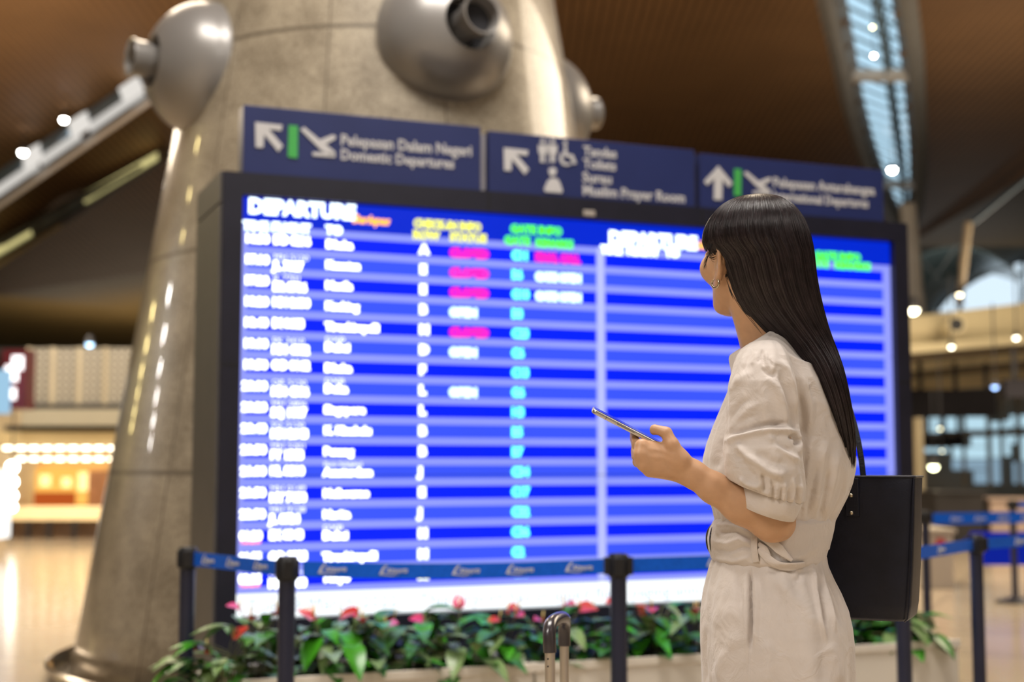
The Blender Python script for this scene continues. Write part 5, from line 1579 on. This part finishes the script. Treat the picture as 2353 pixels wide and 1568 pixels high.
def ribbon(name, pts, wids, lift, par, thick=.0025, label=None):
    """a flat fabric strip lying on the sash: centre line points, half widths px, lift mm"""
    mb = MB(); rings = []
    n = len(pts)
    for i in range(n):
        (x, y), w = pts[i], wids[i]
        a = Vector(pts[max(i - 1, 0)] + (0,)); b = Vector(pts[min(i + 1, n - 1)] + (0,))
        t = (b - a).normalized(); s = Vector((-t.y, t.x, 0))
        row_ = []
        for k in range(7):
            u = -1 + k / 3
            x_, y_ = x + s.x * w * u, y + s.y * w * u
            d = near_y(x_, y_) - (lift[i] + 1.2 * (1 - u * u)) * .001
            row_.append(P(x_, y_, d) - Vector(SHIFT))
        rings.append(row_ + [q + Vector((0, thick, 0)) for q in reversed(row_)])
    mb.rings(rings)
    me = mb.mesh(name); smooth(me, 50)
    o = wobj(name, me, linen, par, label)
    return o
def densify(pts, vals, n=4):
    P_, V_ = [], []
    for i in range(len(pts) - 1):
        for k in range(n):
            t = k / n
            P_.append((pts[i][0] * (1-t) + pts[i+1][0] * t, pts[i][1] * (1-t) + pts[i+1][1] * t)); V_.append(vals[i] * (1-t) + vals[i+1] * t)
    P_.append(pts[-1]); V_.append(vals[-1])
    # smooth the path
    for _ in range(2):
        P_ = [P_[0]] + [((P_[i-1][0] + 2*P_[i][0] + P_[i+1][0]) / 4, (P_[i-1][1] + 2*P_[i][1] + P_[i+1][1]) / 4) for i in range(1, len(P_)-1)] + [P_[-1]]
    return P_, V_
def rib(name, pts, w, lift, par, label=None):
    p_, w_ = densify(pts, w); _, l_ = densify(pts, lift)
    return ribbon(name, p_, w_, l_, par, label=label)
rib('belt_loop', [(1735, 1218), (1733, 1240), (1733, 1265), (1737, 1292)], [7, 7, 7, 7.5], [5, 8, 8, 3], band)
rib('sash_end', [(1742, 1228), (1766, 1240), (1790, 1262), (1820, 1289)], [9, 11, 11, 4], [5, 6, 6, 5], band)
rib('sash_end', [(1742, 1262), (1764, 1284), (1786, 1300), (1812, 1304), (1850, 1298)], [6, 9, 9, 9, 6], [5, 7, 9, 9, 7], band)
rib('sash_end', [(1742, 1250), (1758, 1262), (1768, 1278)], [5, 7, 4], [4, 5, 4], band)
# dark oval buckle at the front
bc = V3(1634, 1242, 2.635) - SHIFT
mb = MB(); rr_ = []
for i in range(36):
    a = 2 * PI * i / 36
    rr_.append(Vector(bc + np.array([-.0035 * math.cos(a) ** 2 + .008 * abs(math.sin(a)) ** 3, .024 * math.cos(a), .030 * math.sin(a)])))
rr_.append(rr_[0]); rr_.append(rr_[1])
buckle_m = mat('buckle_dark', (.012, .008, .012), rough=.18, spec=.7, coat=.5, noise=(20, .2))
wobj('buckle', smooth(MB().tube(rr_, .0034, 10, caps=False).mesh('buckle')), buckle_m, band, 'dark oval buckle')
# earring
mb = MB(); ec = hp(-2, 76, -55) - SHIFT
er = [Vector(ec + (F * (math.cos(a) * 7.5) + U * (math.sin(a) * 8.0) + Lx * 2.0 - U * 2 + np.array([-math.cos(a) * .25, 0, 0]) * 8) * .001) for a in np.linspace(math.radians(120), math.radians(420), 26)]
wobj('earring', smooth(mb.tube(er, [.0012 + .0008 * math.sin(PI * i / 25) for i in range(26)], 10).mesh('earring')), mat('earring_gold', (.55, .47, .33), rough=.25, metal=1.0, noise=(40, .1)), woman, 'small pale gold hoop')
# shoes
for s, yy, sx in ((-1, 2.56, -.02), (1, 2.70, .03)):
    an = np.array([HIPS[0] + sx + .02, yy, .0]) - SHIFT
    mb = MB(); rings = []
    for t, w, hgt in ((0, .018, .05), (.03, .030, .055), (.09, .032, .042), (.14, .036, .030), (.19, .034, .022), (.215, .015, .012)):
        c = an + np.array([.045 - t, t * .3, 0])
        rings.append([Vector(c + np.array([.3 * w * math.cos(a) * 0, w * math.cos(a), max(0, hgt * .5 + hgt * .5 * math.sin(a))])) for a in np.linspace(0, 2 * PI, 16, endpoint=False)])
    mb.rings(rings)
    wobj('shoe', smooth(mb.mesh('shoe')), mat('shoe_black', (.02, .02, .02), rough=.4, noise=(10, .1)))

# ---- hair
HD = 2.605
hrows = [(449.5, 1722, 1750, 2.60, .012), (453, 1702, 1778, 2.60, .036), (460, 1680, 1798, 2.596, .056), (470, 1662, 1812, 2.592, .073), (485, 1645, 1828, 2.59, .089), (505, 1630, 1841, 2.588, .101), (530, 1619, 1851, 2.586, .108), (555, 1616, 1858, 2.586, .111),
         (574, 1624, 1862, 2.586, .112), (590, 1642, 1864, 2.587, .112), (610, 1655, 1866, 2.588, .111), (640, 1663, 1869, 2.59, .110), (680, 1675, 1876, 2.594, .110), (720, 1697, 1886, 2.60, .112), (760, 1738, 1898, 2.61, .118),
         (800, 1778, 1914, 2.62, .128), (850, 1822, 1932, 2.62, .146), (900, 1852, 1945, 2.62, .155), (950, 1873, 1953, 2.62, .150), (1000, 1892, 1960, 2.62, .130), (1040, 1908, 1961, 2.62, .110), (1068, 1922, 1958, 2.62, .085), (1090, 1934, 1952, 2.62, .050)]
def _near(r):      # the lower curtain is wide towards the camera: measure its edges where they are seen
    y, l, rr_, d, hy = r
    w = min(1, max(0, (y - 700) / 200))
    hy2 = hy * (1 - .12 * w)
    s = ((l + rr_) / 2 - CX) * hy2 * .34 / d * w
    return y, l - s, rr_ - s, d, hy2
hz, hx, hy_, hrx, hry = (np.array(q, float) for q in zip(*[row(*_near(r)) for r in hrows]))
_t = np.linspace(0, len(hrows) - 1, 331)
def _sm(q):
    q = np.interp(_t, np.arange(len(hrows)), q)
    for _ in range(40): q[6:-4] = (q[5:-5] + 2 * q[6:-4] + q[7:-3]) / 4
    return q
hz, hx, hy_, hrx, hry = (_sm(q) for q in (hz, hx, hy_, hrx, hry))
def hair_pt(v, a, off=0.0):
    """v along 0..1 from crown to tips, a angle round the head"""
    t = v * (len(_t) - 1)
    i = np.arange(len(_t))
    z, x, y, rx, ry = (np.interp(t, i, q) for q in (hz, hx, hy_, hrx, hry))
    lock = .0016 * np.sin(a * 23 + 3 * v) + .0011 * np.sin(a * 47 + 1.7) + .0007 * np.sin(a * 91 - 4 * v)
    lock = lock * np.clip(v * 3, 0, 1)
    rag = np.clip((v - .86) / .14, 0, 1)
    z = z + rag * .012 * np.sin(a * 31) + rag * .006 * np.sin(a * 77 + 2)
    rx = rx + lock + off; ry = ry + lock + off
    ca, sa = np.cos(a), np.sin(a)
    return np.stack([x + rx * ca, y + ry * sa, z], -1)
NA, NV = 420, 220
vv, aa = np.meshgrid(np.linspace(0, 1, NV), np.linspace(0, 2 * PI, NA, endpoint=False), indexing='ij')
hv = hair_pt(vv, aa).reshape(-1, 3)
ii, jj = np.meshgrid(np.arange(NV - 1), np.arange(NA), indexing='ij')
j2 = (jj + 1) % NA
hf = np.stack([ii * NA + jj, (ii + 1) * NA + jj, (ii + 1) * NA + j2, ii * NA + j2], -1).reshape(-1, 4)
uvs = np.stack([aa.ravel() / (2 * PI), vv.ravel()], 1)
# keep the face free: drop the shell in front of the ears and over the face
def hair_mat(name, base, tips):
    m = mat(name, base, rough=.34, spec=.55)
    nt = m.node_tree; b = nt.nodes['Principled BSDF']
    tc = nt.nodes.new('ShaderNodeTexCoord'); mp = nt.nodes.new('ShaderNodeMapping'); mp.inputs['Scale'].default_value = (260, 2.2, 1)
    nt.links.new(tc.outputs['UV'], mp.inputs[0])
    n = nt.nodes.new('ShaderNodeTexNoise'); n.inputs['Scale'].default_value = 1.0; n.inputs['Detail'].default_value = 5
    nt.links.new(mp.outputs[0], n.inputs['Vector'])
    nt.links.new(mixc(nt, n.outputs['Fac'], base, tips), b.inputs['Base Color'])
    bp = nt.nodes.new('ShaderNodeBump'); bp.inputs['Strength'].default_value = .8; bp.inputs['Distance'].default_value = .0012
    nt.links.new(n.outputs['Fac'], bp.inputs['Height']); nt.links.new(bp.outputs[0], b.inputs['Normal'])
    return m
hairm = hair_mat('dark_hair', (0.0030, 0.0026, 0.0040), (0.011, 0.0082, 0.0105))
def local(p):
    q = (p - HC) * 1000
    return q @ F, q @ Lx, q @ U
def face_zone(p):
    f, l, u = local(p)
    return ((f > 62) & (u < 72) & (l > -58) & (u > -130)) | ((f > 22) & (u < 8) & (u > -32) & (l > 0))
cf = face_zone(hv[hf].mean(1))
hf2 = hf[~cf]
hair = wobj('hair', np_mesh('hair', hv - SHIFT, hf2, uvs), hairm, woman, 'long straight dark hair')
# cap of hair hugging the skull at the temples and forehead line
capv, capf = skin([he(-10, 0, 29, 95, 77, 81, .01), Cap(hp(20, 58, 20), hp(0, 66, 30), .016, .016, .02)], HC - .13, HC + .15, .0035)
f_, l_, u_ = local(capv[capf].mean(1))
keep = ((f_ < 58 + np.clip((u_ - 20) * .8, -10, 50)) & (u_ > 6)) & (u_ > 6)
a_ = np.arctan2((capv[:, 1] - HC[1]), (capv[:, 0] - HC[0]))
wobj('hair', np_mesh('hair_cap', capv - SHIFT, capf[keep], np.stack([a_ / 6.28, capv[:, 2] * 3], 1)), hairm, woman)
# strands: fine three sided tubes laid over the shell, plus stray ones
rg = np.random.default_rng(5)
def strands(n, fn, npt, rad):
    V, Fc = [], []
    base = 0
    for k in range(n):
        p = fn(k)
        if p is None: continue
        m_ = len(p)
        t = np.gradient(p, axis=0); t /= np.maximum(np.linalg.norm(t, axis=1, keepdims=True), 1e-9)
        s1 = np.cross(t, (0.3, -.8, .2)); s1 /= np.maximum(np.linalg.norm(s1, axis=1, keepdims=True), 1e-9); s2 = np.cross(t, s1)
        r = rad * np.clip(np.minimum(np.arange(m_) + .3, (m_ - 1 - np.arange(m_)) + .3) / 2, .25, 1)[:, None]
        ring = np.stack([p + s1 * r * math.cos(q) + s2 * r * math.sin(q) for q in (0, 2.1, 4.2)], 1)
        V.append(ring.reshape(-1, 3))
        i_, j_ = np.meshgrid(np.arange(m_ - 1), np.arange(3), indexing='ij'); k2 = (j_ + 1) % 3
        Fc.append((np.stack([i_ * 3 + j_, i_ * 3 + k2, (i_ + 1) * 3 + k2, (i_ + 1) * 3 + j_], -1) + base).reshape(-1, 4))
        base += m_ * 3
    return np.vstack(V), np.vstack(Fc)
def st1(k):
    a = rg.uniform(0, 2 * PI)
    v0, v1 = rg.uniform(.0, .45), rg.uniform(.80, 1.0)
    v1 = min(v1, 1.0)
    v = np.linspace(v0, v1, 30)
    aw = a + .02 * np.sin(v * rg.uniform(4, 9) + rg.uniform(0, 6)) + .02 * rg.normal() * v
    p = hair_pt(v, aw, rg.uniform(.0, .0014))
    if face_zone(p).any(): 
        bad = face_zone(p)
        if bad[-1] or (~bad).sum() < 6: return None
        p = p[np.argmax(bad) + bad.sum():] if bad.any() else p
        if len(p) < 5: return None
    return p
sv, sf = strands(4200, st1, 30, .00030)
hs_ = wobj('hair_strands', np_mesh('hair_strands', sv - SHIFT, sf), mat('strand', (0.020, 0.0125, 0.014), rough=.3, spec=.6, noise=(50, .4)), woman)
def flow(pts, n=14):
    pts = np.array(pts, float); t = np.linspace(0, 1, len(pts)); tt = np.linspace(0, 1, n)
    o_ = np.stack([np.interp(tt, t, pts[:, i]) for i in range(3)], 1)
    for _ in range(5): o_[1:-1] = (o_[:-2] + 2 * o_[1:-1] + o_[2:]) / 4
    return o_
stray = []
# wisps falling over the temple and in front of the ear, the loose strand behind the ear, tips
for k in range(18):
    j = rg.normal(0, 1, 6)
    a = [V3(1632 + j[0] * 5, 560, 2.545), V3(1626 + j[0] * 4, 580 + j[1] * 3, 2.545), V3(1634 + j[0] * 3, 594 + j[1] * 5, 2.545), V3(1646, 588 + j[1] * 7, 2.552)]
    stray.append(a)
for k in range(14):
    j = rg.normal(0, 1, 6)
    stray.append([V3(1630 + j[0] * 4, 578, 2.545), V3(1623 + j[1] * 2, 598, 2.545), V3(1619 + j[2] * 3, 618 + j[0] * 5, 2.55)])
for k in range(4):
    j = rg.normal(0, 1, 4)
    stray.append([V3(1668 + j[0], 640, 2.515), V3(1676 + j[1] * 2, 670, 2.515), V3(1700 + j[2] * 3, 705 + j[3], 2.52), V3(1726 + j[2] * 3, 735, 2.52), V3(1752, 770, 2.52)])
for k in range(60):
    j = rg.normal(0, 1, 6); e = rg.uniform(0, 1)
    y0 = 560 + 460 * e
    xr = np.interp(y0, [r[0] for r in hrows], [r[2] for r in hrows]); xr2 = np.interp(y0 + 70, [r[0] for r in hrows], [r[2] for r in hrows])
    stray.append([V3(xr - 3, y0, 2.62), V3(xr + 2 + abs(j[0]) * 4, y0 + 25, 2.62), V3((xr + xr2) / 2 + 2 + abs(j[0]) * 4, y0 + 50, 2.62), V3(xr2 - 2, y0 + 75, 2.62)])
for k in range(46):
    th = rg.uniform(0, PI); j = rg.normal(0, 1, 3)
    x0 = 1733 + 100 * math.cos(th); y0 = 540 - 88 * math.sin(th)
    stray.append([V3(x0, y0 + 6, 2.60), V3(x0 + 6 * math.cos(th) + j[0] * 2, y0 - 1.5 - abs(j[1]), 2.60), V3(x0 + 16 * math.cos(th), y0 + 6 + 8 * abs(math.cos(th)), 2.60)])
for k in range(160):
    a = rg.uniform(PI * .9, 2 * PI); v = np.linspace(rg.uniform(.75, .85), 1.0, 6)
    p = hair_pt(v, np.full(6, a)); d = (p[-1] - p[-2]); d /= np.linalg.norm(d) + 1e-9
    p = np.vstack([p, p[-1] + (d * .5 + np.array([rg.normal() * .2, 0, -1])) * rg.uniform(.004, .016)])
    stray.append(p)
sv, sf = strands(len(stray), lambda k: flow(stray[k]), 14, .00026)
wobj('hair_strands', np_mesh('stray_hair', sv - SHIFT, sf), hairm, woman)

# ------------------------------------------------------------------ phone
pa, pb = V3(1361, 944, 2.452), V3(1488, 1010, 2.452)
X = pb - pa; X /= np.linalg.norm(X)
Yw = np.array([0.05, 1.0, 0.10]); Yw -= X * (Yw @ X); Yw /= np.linalg.norm(Yw)
Zw = np.cross(X, Yw); Zw = Zw if Zw[2] > 0 else -Zw
PL, PW, PTh = .140, .068, .0078
po = pa + X * PL / 2 + Yw * PW / 2
Mx = Matrix(((X[0], Yw[0], Zw[0]), (X[1], Yw[1], Zw[1]), (X[2], Yw[2], Zw[2]))).to_4x4()
ph = empty('phone', po, label='silver edged smartphone held in the left hand of the person in beige', cat='phone')
def rrect(w, h, r, n=8):
    out = []
    for cx, cy, a0 in ((w/2-r, h/2-r, 0), (-w/2+r, h/2-r, 90), (-w/2+r, -h/2+r, 180), (w/2-r, -h/2+r, 270)):
        for i in range(n + 1):
            a = math.radians(a0 + 90 * i / n); out.append((cx + r*math.cos(a), cy + r*math.sin(a)))
    return out
mb = MB(); rings = []
for z, ins in ((-PTh/2, .0016), (-PTh/2 + .0008, .0004), (-PTh/2 + .002, 0), (PTh/2 - .002, 0), (PTh/2 - .0008, .0004), (PTh/2, .0016)):
    rings.append([Mx @ Vector((x, y, z)) for x, y in rrect(PL - 2*ins, PW - 2*ins, .009 - ins)])
mb.rings(rings)
obj('body', smooth(mb.mesh('body'), 60), mat('phone_silver', (.52, .49, .46), rough=.28, metal=.9, noise=(20, .05)), ph)
mb = MB(); mb.rings([[Mx @ Vector((x, y, z)) for x, y in rrect(PL - .004, PW - .004, .008)] for z in (PTh/2 - .0004, PTh/2 + .0005)])
obj('screen', smooth(mb.mesh('screen'), 60), mat('phone_glass', (.006, .008, .02), rough=.05, spec=.8, noise=(9, .1)), ph)
mb = MB()
mb.box((-.022, -PW/2 - .0008, -.0014), (.012, -PW/2 + .001, .0012), Mx)
obj('button', mb.mesh('button', bev=.0004), mat('button_grey', (.25, .24, .23), rough=.3, metal=.8, noise=(20, .05)), ph)
mb = MB(); mb.box((-.0435, -PW/2 - .0002, -PTh/2 + .0012), (-.0425, -PW/2 + .001, PTh/2 - .0012), Mx)
obj('antenna_line', mb.mesh('al'), mat('antenna_dark', (.08, .08, .08), rough=.5, noise=(20, .05)), ph)
mb = MB()
for dx in (0, .017): mb.lathe([(.0075, -PTh/2), (.0075, -PTh/2 - .0012), (.006, -PTh/2 - .0015), (0, -PTh/2 - .0015)], 20, Mx @ Matrix.Translation((-PL/2 + .014 + dx, PW/2 - .014, 0)))
obj('camera_lens', smooth(mb.mesh('cl'), 40), head_m, ph)

# ------------------------------------------------------------------ tote bag
bag_m = mat('black_leather', (0.007, 0.008, 0.017), rough=0.40, spec=0.32, noise=(30, 0.2), bump=(260, .35, .0012))
BTH = math.radians(24)
BC = V3(1944, 1260, 2.77); BC[2] = 0
ztop, zbot = V3(2060, 1096, 2.72)[2], V3(2060, 1431, 2.66)[2]
bag = empty('tote_bag', (BC[0], BC[1], zbot), label='black leather tote bag hanging behind the person in beige', cat='bag')
BM = Matrix.Rotation(-BTH, 4, 'Z')
HT = ztop - zbot
def bring(z, w, d, r, up=0.0):
    return [BM @ Vector((x, y, z + up * (x / w) ** 2 * 0 )) for x, y in rrect(w, d, r, 6)]
mb = MB(); rings = []
lev = [(0.0, .236, .118, .02), (.006, .248, .130, .022), (.03, .256, .136, .022), (.10, .266, .130, .02), (.18, .274, .124, .018), (.24, .278, .116, .015), (HT - .004, .280, .108, .010), (HT, .280, .106, .009)]
for z, w, d, r in lev: rings.append(bring(z, w, d, r))
for z, w, d, r in reversed(lev[2:]): rings.append(bring(z - (.002 if z > .2 else -.002), w - .006, d - .006, max(.004, r - .003)))
mb.rings(rings)
obj('body', smooth(mb.mesh('body'), 55), bag_m, bag)
mb = MB(); rim = bring(HT, .281, .107, .009); rim += [rim[0], rim[1]]
obj('rim_piping', smooth(mb.tube(rim, .0022, 8, caps=False).mesh('rim')), bag_m, bag)
mb = MB()
for sx in (-1, 1):
    pts_ = [BM @ Vector((sx * (w / 2 - .002), -d / 2 + .002, z)) for z, w, d, r in lev]
    mb.tube(pts_, .0016, 6)
obj('seam_piping', smooth(mb.mesh('seam')), bag_m, bag)
mb = MB()
sxs = (V3(1985, 1100, 2.72)[0] - BC[0])
def strap(pts, w, t, name):
    mb = MB(); rings = []
    for i, p in enumerate(pts):
        p = Vector(p); tt = (Vector(pts[min(i+1, len(pts)-1)]) - Vector(pts[max(i-1, 0)])).normalized()
        s = tt.cross(Vector((.25, -1, 0))).normalized(); q = tt.cross(s)
        rings.append([p + s * a * w / 2 + q * b * t / 2 for a, b in ((-1, -1), (1, -1), (1, 1), (-1, 1))])
    mb.rings(rings)
    return obj(name, mb.mesh(name, bev=.0006), bag_m, bag)
BO = np.array([BC[0], BC[1], zbot])
def bl(px, py, d): return tuple(V3(px, py, d) - BO)
def curve(pts, n=20):
    pts = np.array(pts, float); t = np.arange(len(pts)); tt = np.linspace(0, len(pts) - 1, n)
    out = np.stack([np.interp(tt, t, pts[:, i]) for i in range(3)], 1)
    for _ in range(3): out[1:-1] = (out[:-2] + 2 * out[1:-1] + out[2:]) / 4
    return out
strap(curve([bl(1984, 1100, 2.765), bl(1980, 1050, 2.77), bl(1966, 980, 2.785), bl(1940, 890, 2.80), bl(1895, 815, 2.83), bl(1840, 782, 2.84), bl(1800, 800, 2.88), bl(1790, 860, 2.92), bl(1830, 960, 2.93), bl(1900, 1100, 2.83)]), .011, .004, 'strap')
# strap tab with two studs on the front
fy = -.045
tab = MB(); xb = .024
tab.box((xb - .012, -.0645, HT - .075), (xb + .014, -.05, HT - .002), BM)
obj('strap_tab', tab.mesh('tab', bev=.002), bag_m, bag)
brass = mat('brass', (.55, .48, .36), rough=.3, metal=1, noise=(30, .05))
for zz in (HT - .035, HT - .068):
    obj('stud', smooth(MB().ball(BM @ Vector((xb, -.0655, zz)), .0042, 10).mesh('stud')), brass, bag)

# ------------------------------------------------------------------ suitcase
SDp = 2.95
sa, sb_ = P(1268, 1568, SDp), P(1296, 1568, SDp + .17)
case = empty('suitcase', (sa.x * .5 + sb_.x * .5, (sa.y + sb_.y) / 2, 0), label='suitcase with raised silver telescopic handle in front of the planter', cat='suitcase')
co = Vector(case.location)
alu = mat('handle_aluminium', (.55, .50, .44), rough=.3, metal=.9, noise=(8, .05))
grip = mat('grip_dark', (.035, .028, .032), rough=.28, spec=.6, coat=.3, noise=(10, .1))
zt = P(1268, 1440, SDp).z
tA, tB = Vector((sa.x, SDp, 0)), Vector((sb_.x + .0, SDp + .15, 0))
dz = P(1266, 1500, SDp).z; dz2 = P(1294, 1502, SDp + .15).z
obj('handle_tube', smooth(MB().tube([tA - co + Vector((-.0015, 0, .50)), tA - co + Vector((-.004, 0, dz + .01))], .0105, 16, flat=.8).mesh('t'), 40), alu, case)
obj('handle_tube', smooth(MB().tube([tB - co + Vector((0, 0, .50)), tB - co + Vector((0, 0, dz + .005))], .0098, 16, flat=.8).mesh('t'), 40), alu, case)
A_, B_ = tA - co, tB - co
gp = [A_ + Vector((-.004, 0, dz)), A_ + Vector((-.005, 0, dz + .030)), A_ + Vector((-.005, .006, dz + .046)), A_ + Vector((-.001, .024, dz + .058)), (A_ + B_) / 2 + Vector((0, 0, dz + .062)),
      B_ + Vector((0, -.024, dz + .058)), B_ + Vector((.001, -.006, dz + .044)), B_ + Vector((0.0, 0, dz + .025)), B_ + Vector((0, 0, dz - .005))]
gp = [Vector(q) for q in curve(gp, 28)]
obj('grip', smooth(MB().tube(gp, .0135, 18).mesh('g'), 60), grip, case)
mb = MB()
for zz in (dz - .012, dz - .027): mb.ball(A_ + Vector((-.008, -.0085, zz)), .0018, 8)
obj('pin', smooth(mb.mesh('pin')), head_m, case)
shell = mat('suitcase_shell', (.05, .06, .09), rough=.35, noise=(6, .1))
mid_ = (A_ + B_) / 2
mb = MB(); rings = []
for z, ins in ((.05, .02), (.06, .004), (.09, 0), (.50, 0), (.535, .004), (.55, .02)):
    rings.append([Vector((mid_.x + x - .09, mid_.y + y, z)) for x, y in rrect(.24 - ins * 2, .37 - ins * 2, .05 - ins)])
mb.rings(rings); obj('shell', smooth(mb.mesh('sh'), 50), shell, case)
for dx in (-.17, .0):
    for dy in (-.14, .14):
        c = mid_ + Vector((dx - .0, dy, .027))
        obj('wheel', smooth(MB().tube([c + Vector((0, -.012, 0)), c + Vector((0, .012, 0))], .027, 20).mesh('w'), 40), head_m, case)
